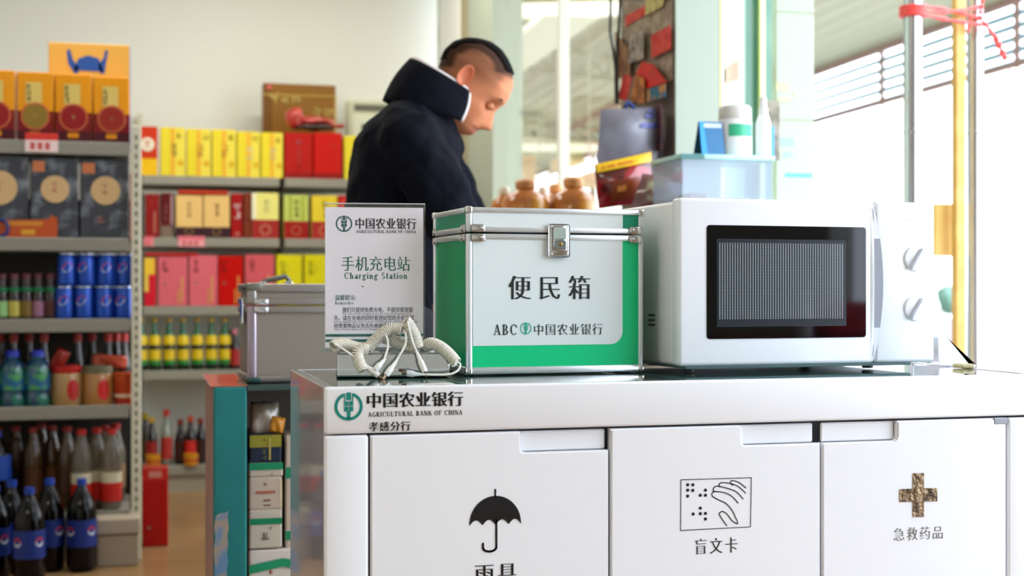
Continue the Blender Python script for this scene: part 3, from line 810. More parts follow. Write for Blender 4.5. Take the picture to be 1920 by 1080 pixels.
# blue water bottles
WTR = mat('0d3f5c', .08, name='blue_water_bottle', coat=.6, noise=(25, '2f7a5c', .5, .62))
def water(px, lab):
    y = Y1 + .05
    return lathe_thing('water_bottle', lab, 'bottle', 'blue water bottles on the fourth shelf', X(px, y), y, L1['d'], [
        ('bottle_body', [(.04, 0), (.045, .006), (.045, .04), (.042, .05), (.045, .06), (.045, .13), (.036, .16), (.02, .178), (.02, .184)], WTR),
        ('label_band', [(.0456, .065), (.0456, .12)], mat('175a82', .4, noise=(30, '4b9a52', .5, .6))),
        ('cap', [(.023, .182), (.023, .2), (.019, .205), (0, .205)], mat('1f2fb0', .4))])
for px, lb in ((-22, 'dark blue water bottle cut by the photo edge'), (24, 'dark blue water bottle with a blue cap, left of the pair'), (71, 'dark blue water bottle with a blue cap beside the jars')): water(px, lb)
# round food jars
def jar(px, lab, h, lidc, bodyc, patch, r=.055, yy=Y1 + .065):
    t = lathe_thing('food_jar', lab, 'jar', 'round food jars on the fourth shelf', X(px, yy), yy, L1['d'], [
        ('jar_body', [(r * .92, 0), (r, .008), (r, h * .78), (r * .9, h * .84)], mat(bodyc, .3, coat=.3)),
        ('lid', [(r * .93, h * .8), (r * .97, h * .83), (r * .97, h * .98), (r * .85, h), (0, h)], mat(lidc, .35))])
    if patch:
        mb = MB(); R = r + .0007; P = []
        for i in range(20):
            a = 2 * pi * i / 20; u = .45 + .42 * cos(a); v = h * .4 + h * .27 * sin(a)
            P.append((sin(u) * R, -cos(u) * R, v))
        c0 = mb.bm.verts.new((sin(.45) * (R + .001), -cos(.45) * (R + .001), h * .4)); vs = [mb.bm.verts.new(p) for p in P]
        for i in range(20): mb.bm.faces.new((c0, vs[i], vs[(i + 1) % 20]))
        mb.obj('round_label', mat(patch, .4), t)
    return t
jar(126, 'tan food jar with a red lid and red round label, leftmost jar', .148, 'b01510', 'a8824e', 'b3150f')
jar(183, 'tan food jar with a grey lid and big red label, middle jar', .145, '6c6a50', 'a9743a', 'c8150f')
o = lathe_thing('food_tub', 'orange red paper tub without lid, rightmost on the jar shelf', 'tub', None, X(235, Y1 + .065), Y1 + .065, L1['d'], [('tub_body', [(.04, 0), (.041, .004), (.045, .112), (.0465, .114), (.0465, .118), (.043, .118)], mat('b8401a', .4, noise=(20, 'c95a26', .45, .6))), ('base_band', [(.0417, .006), (.0424, .02)], mat('a81c10', .4)), ('white_print', [(.0427, .028), (.0433, .04)], mat('d9c2a4', .4))])
tagp = MB(); q = at(213, 690, Y1 + .02)
# red snack packs on the jars
def packet(name, label, cat, c, w_, h_, m, rot, group=None, puff=.02, col2=None):
    mb = MB(); N = 10; rows = []
    rs = random.Random(hash_(label))
    for side in (-1, 1):
        G = []
        for j in range(N + 1):
            r_ = []
            for i in range(N + 1):
                u, v = i / N * 2 - 1, j / N * 2 - 1
                d = puff * ((1 - u ** 4) * (1 - v ** 4)) ** .6 * (1 + .25 * sin(5 * u + 3 * v + rs.random() * .6))
                r_.append(mb.bm.verts.new((u * w_ / 2 * (1 - .05 * v * v), side * d, v * h_ / 2)))
            G.append(r_)
        rows.append(G)
        for j in range(N):
            for i in range(N): mb.bm.faces.new((G[j][i], G[j][i + 1], G[j + 1][i + 1], G[j + 1][i]))
    bmesh.ops.remove_doubles(mb.bm, verts=mb.bm.verts[:], dist=.0004)
    o = mb.obj(name, m, None, True)
    o.location = c; o.rotation_euler = rot
    return tag(o, label, cat, group)
packet('snack_packet', 'crumpled red snack packet leaning behind the first jar', 'packet', at(110, 676, Y1 + .15), .05, .09, mat('a82a1a', .3, coat=.4), (.1, .5, 0), puff=.01)
packet('snack_packet', 'flat orange red packet lying on top of the jars', 'packet', at(205, 680, Y1 + .13) + Vector((0, 0, .005)), .13, .05, mat('b5452a', .3, coat=.4), (.2, .08, 0), puff=.016)
# bottom shelf: clear bottles with red caps
CLEAR = clear_mat('clear_bottle', 'b8ad9a', .05, .22)
def soda(px, y, zb, lab, group, body, bands, capc, H=.31, r=.047):
    k = H / .31
    parts = [('bottle_body', [(r * .8, 0), (r, .012 * k), (r, .19 * k), (r * .93, .215 * k), (r * .62, .255 * k), (.014, .285 * k), (.014, .292 * k)], body),
             ('cap', [(.017, .288 * k), (.017, .309 * k), (0, .31 * k)], mat(capc, .35))]
    for nm, a, b, c in bands: parts.append((nm, [(r + .0007, a * k), (r + .0007, b * k)], mat(c, .45)))
    return lathe_thing('soda_bottle', lab, 'bottle', group, X(px, y), y, zb, parts)
red_b = [('red_label', .035, .105, 'c4190f'), ('pale_label', .105, .145, 'cfc6a6')]
for n, (px, lb) in enumerate([(209, 'clear soda bottle with red cap and label, nearest the post'), (181, 'clear soda bottle with red cap and label, second from the post'), (153, 'clear soda bottle with red cap, third from the post')]):
    soda(px, Y1 + .045 + .055 * (n % 2), L1['e'], lb, 'red capped soda bottles on the bottom shelf', CLEAR, red_b, 'b5170f', .3, .037)
AMB = mat('4d3216', .12, name='tea_bottle', coat=.5)
for n, (px, pt, lb) in enumerate([(197, 0, 'upright red capped bottle in the back row near the post'), (217, 0, 'red capped bottle behind the one nearest the post'), (126, 0, 'red capped tea bottle in the back row, right of centre'), (98, 0, 'red capped tea bottle in the back row, middle'), (62, 0, 'red capped tea bottle in the back row, left'), (30, 0, 'dark red capped bottle in the back row, far left'), (78, 1, 'tall red capped bottle in the back row with an orange neck'), (-5, 0, 'dark bottle at the far left of the bottom shelf')]):
    soda(px, Y1 + (.17, .235, .17, .235, .17, .235, .33, .17)[n], L1['e'], lb, 'mixed bottles at the back of the bottom shelf', AMB if n > 1 else CLEAR, [('orange_label', .06, .15, ['8a6a4a', '8a6a4a', '4c2c14', '6a3c14', '5a3014', '2a1410', '8a4c14', '101418'][n])], '9c1a14', .3, .035)
# colas on the floor
COLA = mat('070303', .12, name='cola', spec=.3)
blue_l = [('blue_label', .085, .175, '0d2a78')]
fl = 'two litre cola bottles on the floor'
for n, (px, y, lb) in enumerate([(153, Y1 - .16, 'big cola bottle with a blue label, rightmost on the floor'), (93, Y1 - .13, 'big cola bottle with a blue label, second from the right'), (55, Y1 - .34, 'big cola bottle standing in front of the others on the floor'), (22, Y1 - .14, 'big cola bottle behind the front one, left side'), (-10, Y1 - .26, 'big cola bottle cut by the left photo edge')]):
    t = soda(px, y, 0, lb, fl, COLA, blue_l, '1a3c9c', .325, .052)
    for s_ in (-1, 1):
        mb = MB(); R = .0535
        for nm, a0, a1, c in (('red_half', 0, 180, 'c8261c'), ('pale_half', 180, 360, 'c9ccd8')):
            mb = MB(); ps = [(.016 * cos(RD(a0 + (a1 - a0) * i / 10)), .016 * sin(RD(a0 + (a1 - a0) * i / 10))) for i in range(11)]
            mb.poly([(sin(p[0] / R + s_ * .75) * R, -cos(p[0] / R + s_ * .75) * R, .145 + p[1]) for p in ps]); mb.obj(nm, mat(c, .4), t)
q = at(-6, 900, Y1 - .02)
soda(-6, Y1 + .052, L1['e'], 'cola bottle with a blue label higher at the left photo edge', fl, COLA, [('blue_label', .13, .22, '12409c')], '1a3c9c', .3, .05)
# grey lidded carton on the floor
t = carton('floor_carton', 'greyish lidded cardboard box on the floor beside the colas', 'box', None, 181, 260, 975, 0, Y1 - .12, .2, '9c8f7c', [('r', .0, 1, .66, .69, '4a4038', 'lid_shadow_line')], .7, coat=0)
h_ = Z(975, Y1 - .12, 220); w__ = X(260, Y1 - .12) - X(181, Y1 - .12)
MB().box(-w__ / 2 - .004, w__ / 2 + .004, -.004, .204, h_ * .7, h_ + .003, .003).obj('lid', mat('a89a86', .7), t)
# tall red box
yb = atz(290, 1025, 0).y
carton('tall_red_box', 'tall plain red box standing on the floor by the post', 'box', None, 266, 316, 878, 0.0, yb, .1, 'b3100c', [('r', .0, 1, .84, 1, 'c43228', 'light_top_band'), ('r', .25, .75, .88, .96, 'cf9080', 'pale_print'), ('r', .2, .32, .22, .26, '8a7a68', 'small_mark')], .35)

# ---- back unit goods
D = .13
def B(name, label, cat, group, a, b, tp, key, col, dec=(), yoff=.012, **k):
    return carton(name, label, cat, group, a, b, tp, L2[key], Y2 + yoff, D, col, dec, **k)
B('wine_box', 'orange red box with a white disc at the left end of the back shelf', 'box', None, 259, 296, 237, 'a0', 'c8400e', [('r', 0, 1, 0, .34, 'ecc21a', 'yellow_band'), ('d', .1, .85, .46, .8, 'e8dcc4', 'white_disc'), ('m', .35, .6, .54, .72, 'c05030', 'lettering', 1)])
gp = 'yellow wine boxes on the top back shelf'
for n, (a, b, tp) in enumerate([(300, 348, 239), (349, 396, 242), (397, 443, 243), (444, 488, 247), (489, 531, 249)]):
    B('wine_box', f'yellow wine box on the top back shelf, {ORD[n]} of five from the left', 'box', gp, a, b, tp, 'a0', 'e6d43c',
      [('r', .48, .98, 0, 1, 'e8d858', 'pale_stripe'), ('r', .42, .58, .0, .98, 'e8b43e', 'orange_stripe'), ('m', .42, .68, .38, .68, ['8f8048', 'a8703c', 'b08038', 'd9d4b0', 'c9c49c'][n], 'lettering', 2), ('m', .66, .9, .76, .9, 'a08a1c', 'lettering', 1), ('d', .7, .95, .2, .35, 'dcb428', 'gold_blotch')])
for n, (a, b) in enumerate([(533, 587), (588, 642)]):
    B('red_gift_box', ['red gift box with a vertical line of print, left of the pair', 'plain red gift box, right of the pair under the bag'][n], 'box', 'red gift boxes on the top back shelf', a, b, 249, 'a1', ['b01c10', 'c21a08'][n], [('r', 0, 1, 0, .12, '8c140c', 'dark_foot_band')] + ([('m', .4, .62, .72, .86, 'b0707c', 'lettering', 1), ('m', .44, .58, .2, .66, 'b8564a', 'lettering', 4)] if n == 0 else [('m', .6, .8, .66, .76, 'c45a28', 'lettering', 1)]))
B('wine_box', 'yellow box partly hidden behind the man, on the top back shelf', 'box', None, 645, 690, 255, 'a1', 'e2d440', [('r', .5, .7, 0, 1, 'e6bc48', 'orange_stripe')])
t = carton('gold_gift_box', 'large brown gold gift box leaning behind the red boxes', 'box', None, 493, 630, 158, L2['a1'], Y2 + .2, .1, '86622a', [('r', 0, .12, 0, 1, '6d4c1c', 'dark_left_band')], .35)
xg0, xg1 = X(493, Y2 + .2), X(630, Y2 + .2); cg = (xg0 + xg1) / 2
g = Ink(-.003)
def gx(px, py): q = at(px, py, Y2 + .2); return q.x - cg, q.z - L2['a1']
for (cx_, cy_, s) in ((513, 184, 10), (535, 186, 8), (556, 188, 9), (596, 209, 8), (618, 211, 9)):
    rs = random.Random(cx_)
    for k in range(6):
        a = gx(cx_ + rs.uniform(-s, s), cy_ + rs.uniform(-s, s)); b = gx(cx_ + rs.uniform(-s, s), cy_ + rs.uniform(-s, s))
        g.line([a, b], .006, False)
g.obj('gold_lettering', mat('cdb766', .35, .3), t)
Ink(-.003).disc(*gx(505, 163), .014).obj('red_seal', mat('c9584c', .4), t)
# frame strip
mb = MB(); h_ = gx(0, 158)[1]
mb.box(xg1 - cg - .008, xg1 - cg, -.004, 0, 0, h_).box(xg0 - cg, xg1 - cg, -.004, 0, h_ - .006, h_).obj('gold_edge', mat('c2a24c', .4, .4), t)
# crumpled plastic bag on the red boxes
def blob(name, label, cat, pts, m, group=None):
    mb = MB()
    for c, r, s in pts: mb.ball(c, r, 3, s)
    rs = random.Random(3)
    from mathutils import noise
    for v in mb.bm.verts:
        v.co += v.normal * 0 + Vector(noise.noise_vector(v.co * 22)) * .012
    o = mb.obj(name, m, None, True)
    return tag(o, label, cat, group)
c0 = at(555, 234, Y2 + .08); c1 = at(600, 232, Y2 + .08)
blob('plastic_bag', 'crumpled translucent red plastic bag on the red gift boxes', 'bag', [((at(553, 222, Y2 + .08)), .05, (.9, 1, 1.1)), (at(590, 228, Y2 + .09), .055, (1.8, 1, .5))], mat('c45a48', .3, coat=.5, noise=(18, 'a81a14', .45, .6), bump=(30, .6)))
blob('black_bag', 'flat black plastic bag under the red one, on the gift boxes', 'bag', [(at(590, 239, Y2 + .04), .03, (3.4, 1.4, .45))], mat('2e2624', .3, coat=.5, bump=(30, .6)))
blob('plastic_bag', 'bright red bag end hanging by the panel on the wall', 'bag', [(at(634, 236, Y2 + .04), .022, (1.6, 1, .5))], mat('c01a20', .3, coat=.4))
# wall panel
a, b = at(652, 290, BY - .05), at(745, 190, BY - .05)
wp = thing('meter_box', 'cream electric meter box on the back wall beside the man', 'box', ((a.x + b.x) / 2, BY - .05, a.z))
w_, h_ = (b.x - a.x) / 2, b.z - a.z
MB().box(-w_, w_, 0, .05, 0, h_, .006).obj('housing', mat('d5d5b8', .5, name='cream_housing'), wp)
MB().box(-w_ * .74, w_ * .9, -.004, 0, h_ * .8, h_ * .92, .002).obj('dark_slot', mat('6a6c5c', .5), wp)
MB().box(-w_ * .82, w_ * .9, -.003, 0, h_ * .1, h_ * .74, .002).obj('cover', mat('e6e8d0', .35), wp)
MB().box(-w_ * .45, -w_ * .3, -.006, -.002, h_ * .42, h_ * .56, .001).obj('switch', mat('2c2c28', .5), wp)

# row 2
B('wine_box', 'dark maroon box with red ribbon tag at the left of the second back shelf', 'box', None, 272, 299, 364, 'b0', '8c1a18', [('m', .2, .8, .72, .86, 'd8544c', 'lettering', 1), ('r', .6, .75, .1, .6, 'b87868', 'pale_stripe')])
B('wine_box', 'maroon box with a grey foot beside the cream pair', 'box', None, 301, 324, 362, 'b0', '5e1418', [('r', 0, 1, 0, .26, '7d6c5c', 'grey_band'), ('m', .3, .6, .35, .75, '8a5a54', 'lettering', 3), ('r', .86, 1, .3, .95, 'c9a0a0', 'pale_edge')])
for n, (a, b) in enumerate([(329, 380), (381, 431)]):
    B('wine_box', ['cream and dark brown wine box, left of the cream pair', 'cream and dark brown wine box, right of the cream pair'][n], 'box', 'cream wine boxes on the second back shelf', a, b, 366, 'b0', 'e8c684', [('r', 0, 1, 0, .25, '3c2228', 'dark_base_band'), ('m', .38, .66, .5, .85, '9a7a44', 'lettering', 3), ('o', .35, .65, .08, .22, 'b08c4c', 'gold_emblem')])
o = MB().box(X(334, Y2), X(428, Y2), Y2 + .005, Y2 + .12, Z(364, Y2, 380), Z(357, Y2, 380), .003).obj('red_folder', mat('c2300c', .4)); tag(o, 'flat orange red folder lying on the two cream boxes', 'folder')
B('red_book_box', 'red box with bold white characters down its spine', 'box', None, 433, 455, 363, 'b0', 'a01414', [('m', .2, .9, .42, .78, 'd9c4c0', 'lettering', 2), ('m', .2, .9, .04, .14, 'e0a8a0', 'lettering', 1)])
B('wine_box', 'narrow brown box beside the red spine box', 'box', None, 456, 471, 362, 'b0', '7a3c24', [('r', 0, 1, .38, .43, '5e2a18', 'seam')])
gq = 'cream and red wine boxes on the second back shelf'
B('wine_box', 'pale cream box over a red base with a ring, left of the bay post', 'box', gq, 472, 523, 362, 'b0', 'e9e28c', [('r', 0, 1, 0, .41, 'a0302a', 'red_base_band'), ('o', .3, .7, .08, .3, 'd0a080', 'ring_emblem'), ('r', 0, .15, .42, 1, 'f4eed0', 'pale_corner'), ('m', .44, .66, .56, .86, 'cfc890', 'lettering', 2)])
B('wine_box', 'green striped box over a red base with a ring, right of the bay post', 'box', gq, 532, 579, 366, 'b1', 'c9cf74', [('r', 0, 1, 0, .4, '9c1a12', 'red_base_band'), ('o', .3, .7, .08, .3, 'b07a50', 'ring_emblem'), ('r', .2, .32, .42, .98, 'a4ac4c', 'green_stripe'), ('r', .7, .85, .42, .98, 'aab850', 'green_stripe'), ('m', .42, .6, .48, .92, '6c6c2c', 'lettering', 3)])
B('wine_box', 'yellow box over a red base beside the charging sign', 'box', gq, 584, 633, 367, 'b1', 'e6d040', [('r', 0, 1, 0, .4, 'a8342c', 'red_base_band'), ('o', .3, .7, .08, .3, 'd0a060', 'ring_emblem'), ('m', .42, .6, .48, .92, 'a08c20', 'lettering', 3)])
B('wine_box', 'red box showing behind the charging sign on the second back shelf', 'box', None, 634, 655, 367, 'b1', 'c02818', [('r', .3, .6, .1, .9, 'd8584a', 'light_stripe')])
# row 3
B('wine_box', 'yellow and red box at the left end of the third back shelf', 'box', None, 270, 293, 484, 'c0', 'd4203a', [('r', 0, .9, .66, 1, 'ecc844', 'yellow_block'), ('r', 0, .35, .3, .66, 'e8cc60', 'yellow_strip')])
gr = 'red and pink gift boxes on the third back shelf'
gd = lambda c: [('m', .12, .36, .66, .92, c, 'lettering', 2), ('m', .14, .34, .42, .5, 'a07a6a', 'lettering', 1), ('r', .78, .84, .08, .6, 'd8a860', 'gold_streak'), ('r', .66, .71, .04, .34, 'd2a058', 'gold_streak')]
for n, (a, b, tp, c, lb, gc) in enumerate([(296, 352, 482, 'd9707c', 'shiny pink gift box, first on the third back shelf', '7a2a34'), (354, 408, 479, 'dc7480', 'shiny pink gift box with a bright right edge', '8c2c34'), (409, 456, 480, 'c41a14', 'deep red gift box between two pink ones', '74100e'), (459, 515, 478, 'd46a70', 'shiny pink gift box left of the yellow boxes', '8a3434')]):
    B('gift_box', lb, 'box', gr, a, b, tp, 'c0', c, gd(gc), rough=.18, coat=.8)
o = MB().box(X(272, Y2), X(372, Y2), Y2 + .01, Y2 + .12, Z(480, Y2, 320), Z(474, Y2, 320), .002).obj('red_folder', mat('b8140c', .4)); o.rotation_euler = (0, 0, 0)
tag(o, 'flat red folder lying on the first pink gift box', 'folder')
for n, (a, b) in enumerate([(518, 568), (570, 620)]):
    B('gift_box', ['bright yellow box above the grey case, left one', 'bright yellow box above the grey case, right one by the sign'][n], 'box', 'bright yellow boxes on the third back shelf', a, b, 478, 'c1', 'dfd50e', [('m', .16, .34, .6, .9, '6a6a14', 'lettering', 2), ('o', .2, .5, .6, .85, 'b0a818', 'ring_print'), ('r', .95, 1, 0, 1, 'b8ae14', 'edge_line')])
# row 4: green bottles
GB = mat('0c5a2c', .08, name='green_bottle_glass', coat=.8)
DKG = mat('08160a', .1, name='dark_bottle_base', coat=.7)
for n, px in enumerate((265, 290, 317, 343, 370, 396, 421)):
    y = Y2 + .05; k = (Z(597, y, px) - L2['d0']) / .245; r = .029
    lathe_thing('green_bottle', f'green bottle with yellow labels on the back shelf, {ORD[n]} from the left', 'bottle', 'green bottles on the fourth back shelf', X(px, y), y, L2['d0'], [
        ('bottle_body', [(r * .95, 0), (r, .006), (r, .14 * k), (r * .85, .165 * k), (.014, .195 * k), (.012, .232 * k)], GB),
        ('dark_foot', [(r + .0004, .004), (r + .0004, .028)], DKG),
        ('green_band', [(r + .0005, .028), (r + .0005, .05 * k)], mat('1f7a26', .4)),
        ('lower_label', [(r + .0007, .05 * k), (r + .0007, .098 * k)], mat('d8b90e', .4)),
        ('dark_band', [(r + .0004, .098 * k), (r + .0004, .12 * k)], DKG),
        ('upper_label', [(r + .0007, .12 * k), (r + .0009, .142 * k), (r * .9, .165 * k)], mat('dfc010', .4)),
        ('cap', [(.0145, .228 * k), (.0145, .245 * k), (0, .246 * k)], mat('c29a14', .4))])
sauce(440, Y2 + .05, L2['d0'], 'dark cola bottle with a pink cap beside the grey case', 'a01c1c', .2, 'd8808c', None, .027)
sauce(432, Y2 + .15, L2['d0'], 'dark cola bottle at the end behind the green bottles', '1a0808', .19, '401414', None, .027)
# row 5
for n, (px, tp, lc, cc, bc, lb) in enumerate([(284, 782, '8c1a14', 'b0902c', '1c0c0a', 'dark bottle with a yellow cap on the lowest back shelf'), (312, 768, 'b03028', 'c0301c', '8a9080', 'clear bottle with a red label on the lowest back shelf'), (357, 780, 'c0201a', 'b8401c', '140806', 'dark soy bottle with a red label on the lowest back shelf'), (376, 784, '30100c', '903018', '180a08', 'dark soy bottle half hidden by the teal panel'), (272, 775, '5a4a14', 'c8b020', '2a1a0c', 'dark oil bottle behind the red box, lowest back shelf'), (338, 786, '40140c', '802418', '200c0a', 'dark bottle between clear and soy bottles on the lowest shelf')]):
    y = Y2 + .06 + .03 * (n % 2) + (.17 if n == 4 else 0)
    sauce(px, y, L2['e0'], lb, lc, Z(tp, y, px) - L2['e0'], cc, 'bottles on the lowest back shelf', .029, bc)
for px, lb in ((287, 'yellow snack tub at the foot of the dark bottles, lowest back shelf'), (358, 'yellow snack tub in front of the soy bottle, lowest back shelf')):
    y = Y2 + .01
    lathe_thing('snack_tub', lb, 'tub', None, X(px, y), y + .03 - .03, L2['e0'], [('tub_body', [(.03, 0), (.034, .003), (.036, .05), (.036, .058), (0, .058)], mat('c98a14', .4)), ('red_mark', [(.0352, .02), (.0358, .035)], mat('b8481a', .4))])

# ================================================================== SHOWCASE BEHIND THE CABINET
zs = .80
YS = atz(430, 723, zs).y
xs0, xs1 = atz(400, 723, zs).x, at(463, 800, YS).x
sd = .36
sc = thing('display_counter', 'shop display counter with a worn teal end panel, behind the white cabinet', 'counter', (xs0, YS, 0))
PEEL = mat('0f7472', .5, name='teal_panel', noise=(9, '0c6a6a', .4, .6))
W_ = xs1 - xs0
MB().box(0, W_, 0, .02, 0, zs - .003, .004, 2).obj('teal_end_panel', PEEL, sc)
MB().box(0, W_, .02, sd, 0, zs - .003, .002).obj('side_post', mat('a97f70', .4, name='pinkish_veneer', noise=(4, '8f6558', .4, .6)), sc)
MB().box(-.006, W_ + .001, .003, sd + .03, zs - .003, zs, .001).obj('post_top', mat('b5654c', .2, name='salmon_veneer', coat=.6), sc)
# peeled patch
rs = random.Random(5); g = Ink(-.0008)
fxp = lambda px, py: (at(px, py, YS).x - xs0, at(px, py, YS).z)
edgeR = [(428, 958), (427, 975), (429, 990), (426, 1005), (428, 1020), (425, 1036), (428, 1052), (425, 1070), (427, 1100)]
edgeL = [(401, 1100), (403, 1060), (401, 1030), (404, 1010), (402, 985), (405, 968), (412, 962), (420, 962)]
g.poly([fxp(*p) for p in edgeR + edgeL]).obj('peeled_patch', mat('9a8a78', .7, name='bare_board', noise=(20, '5f7fa0', .5, .62)), sc)
EX = 1.42
MB().box(W_ + .001, EX, .0, sd + .03, zs - .012, zs, .001).obj('glass_top', mat('28403c', .04, name='dark_glass_top', coat=.5), sc)
MB().box(W_, EX, sd - .015, sd, .0, zs - .012).obj('back_board', mat('5c544a', .7), sc)
MB().box(EX - .02, EX, 0, sd - .015, .0, zs - .012).obj('far_end_board', mat('5c544a', .7), sc)
MB().box(W_, EX - .02, .01, sd - .015, .0, .02).obj('bottom_board', mat('4a443c', .7), sc)
shz = [at(497, 893, YS + .02).z - .003]
zsh2 = at(497, 1025, YS + .02).z - .004
# merchandise behind the glass
def K(name, label, a, b, tp, bt, col, dec, dy=.03, cat='box', dep=.16, group='medicine cartons in the display counter'):
    y = YS + dy; zb = at((a + b) / 2, bt, y).z
    return carton(name, label, cat, group, a, b, tp, zb, y, dep, col, dec, rough=.5, coat=.1)
zA = at(497, 1024, YS + .03).z
K('medicine_carton', 'white carton with a diagonal green ribbon, lowest in the display counter', 466, 600, 1030, 1150, 'cfc6bc', [('m', .28, .33, .6, .8, 'a8503c', 'lettering', 1), ('r', .42, .56, .36, .5, 'b83c28', 'red_print')])
K('medicine_carton', 'white carton with a green band above its print, under the middle of the stack', 466, 530, 956, 1029, 'bdb3a6', [('r', 0, 1, .62, .78, '1a7a58', 'green_band'), ('m', .2, .8, .2, .44, '7a6a5c', 'lettering', 1), ('m', .5, .8, .46, .56, '6a5a4c', 'lettering', 1)])
K('medicine_carton', 'white carton with red print in the middle of the stack', 466, 530, 895, 956, 'b9ab9c', [('m', .3, .7, .72, .84, '8a5a4c', 'lettering', 1), ('r', .2, .8, .5, .58, 'a86a58', 'red_print'), ('m', .42, .66, .1, .36, '7c4a40', 'lettering', 1), ('r', .97, 1, 0, .9, 'd8c890', 'edge')])
K('medicine_carton', 'white carton with a green top band near the top of the stack', 466, 532, 868, 895, 'b8ad9f', [('r', 0, 1, .5, 1, '1f7f5c', 'green_band'), ('m', .5, .8, .1, .3, '7a6a5c', 'lettering', 1)])
K('medicine_carton', 'olive and navy carton topping the stack in the display counter', 467, 529, 816, 868, '1c2838', [('r', 0, 1, .56, 1, '8a8434', 'olive_top'), ('m', .25, .7, .76, .9, '5a5420', 'lettering', 1), ('m', .3, .6, .1, .5, '6a6a50', 'lettering', 2), ('r', .6, .66, .1, .9, 'a89c58', 'highlight_tape')])
for n, (a, b) in enumerate([(534, 590), (592, 650)]):
    K('medicine_carton', ['tall white carton just right of the stack behind the cabinet side', 'tall white carton hidden behind the white cabinet'][n], a, b, 816, 1029, 'b9ab9c', [('r', 0, 1, .62, .72, '1f7f5c', 'green_band'), ('r', 0, 1, .08, .16, '1f7f5c', 'green_band')], .04)
q = at(497, 785, YS + .08)
packet('snack_packet', 'clear plastic bag with a white and orange packet on the carton stack', 'bag', at(497, 786, YS + .09), .062, .075, mat('8c7f6c', .15, coat=.7, noise=(14, 'd8cfc0', .5, .6), bump=(25, .5)), (0, 0, 0), puff=.02)
packet('snack_packet', 'small orange packet beside the clear plastic bag', 'packet', at(520, 797, YS + .055), .03, .035, mat('c8841c', .4), (0, .2, 0), puff=.008)
# diagonal green ribbon on the lowest carton
y = YS + .03
g = Ink(0); c = at(533, 1029, y)
gg = lambda px, py: (at(px, py, y).x, at(px, py, y).z)
g.poly([gg(467, 1076), gg(467, 1060), gg(530, 1046), gg(530, 1062)]).poly([gg(530, 1062), gg(530, 1046), gg(596, 1056), gg(596, 1073)])
for o_ in bpy.data.objects:
    if o_.get('label', '').startswith('white carton with a diagonal'): LC = o_
o = g.obj('green_ribbon', mat('0f8a5c', .5), None); o.parent = LC; o.location = (-LC.location.x, -.003, -LC.location.z)

# ---- grey aluminium case on the showcase
zc = zs
cy = YS + .03
th = RD(3)
F2 = Face(atz(464, 719, zs), th)
p = atz(464, 719, zs)
cs = thing('aluminium_case', 'closed grey aluminium case with a top handle, left of the charging sign', 'case', (p.x, p.y, zs + .001), th)
H2 = F2.uz(470, 533)[1] - zs
W2 = .27; D2 = .17
def ualu(px, py): u, z = F2.uz(px, py); return u, z - zs
GREYP = mat('8f8579', .45, .4, 'grey_case_panel')
GREYF = mat('a39b96', .35, .8, 'case_rail')
seam = ualu(500, 574)[1]
MB().box(.006, W2 - .006, .006, D2 - .006, .004, seam - .002).obj('case_body', GREYP, cs)
MB().box(.006, W2 - .006, .006, D2 - .006, seam + .001, H2 - .003).obj('case_lid', GREYP, cs)
MB().box(0, .02, 0, .02, 0, seam, .006, 3).obj('corner_rail', mat('a596a0', .3, .8, 'corner_rail'), cs, True, auto=True)
MB().box(0, .02, 0, .02, seam + .001, H2, .006, 3).obj('corner_rail', GREYF, cs, True, auto=True)
MB().box(0, .016, .02, D2 - .02, H2 - .02, H2, .006, 3).obj('lid_side_rail', GREYF, cs, True, auto=True)
for z0, z1, nm in ((H2 - .018, H2, 'top_rail'), (seam + .001, seam + .016, 'lid_rail'), (seam - .016, seam - .001, 'body_rail'), (0, .016, 'bottom_rail')):
    MB().box(.018, W2, 0, .012, z0, z1, .004, 2).obj(nm, GREYF, cs, True, auto=True)
    MB().box(0, .012, .018, D2, z0, z1, .004, 2).obj(nm, GREYF, cs, True, auto=True)
for xx in (W2 - .02,):
    MB().box(xx, W2, 0, .02, 0, H2, .006, 3).obj('corner_rail', GREYF, cs, True, auto=True)
MB().box(-.002, .032, -.002, .034, H2 - .016, H2 + .002, .005, 2).obj('corner_cap', mat('77766a', .4, .6, 'corner_cap'), cs, True, auto=True)
MB().box(-.002, .03, -.002, .03, -.0, .012, .004, 2).obj('corner_cap', mat('3a5650', .4, .5, 'foot_cap'), cs, True, auto=True)
def clamp(cx, cz, parent, s=1):
    for dz in (.0075, -.0075):
        mb = MB(); mb.box(cx - .014 * s, cx + .012 * s, -.0035, 0, cz + dz * s - .006 * s, cz + dz * s + .006 * s, .0025, 2)
        mb.ball((cx + .006 * s, -.004, cz + dz * s), .0035 * s, 2, (1, .6, 1)); mb.obj('corner_clamp', CHROME, parent, True)
clamp(.03, seam, cs, 1.1)
hd = MB(); ux0, ux1 = ualu(503, 0)[0], ualu(552, 0)[0]
hd.tube([(ux0, .08, H2 + .004), (ux0 + .01, .08, H2 + .008), (ux1 - .006, .08, H2 + .016), (ux1, .08, H2 + .01), (ux1 + .002, .08, H2 + .002)], .0055, 8).obj('handle', mat('6c6860', .35, .6, 'handle_steel'), cs, True)
for u in (ux0, ux1): MB().box(u - .008, u + .008, .07, .09, H2, H2 + .006, .002).obj('handle_mount', CHROME, cs)
MB().box(-.005, 0, .05, .09, seam - .04, seam + .015, .002).obj('latch', CHROME, cs)

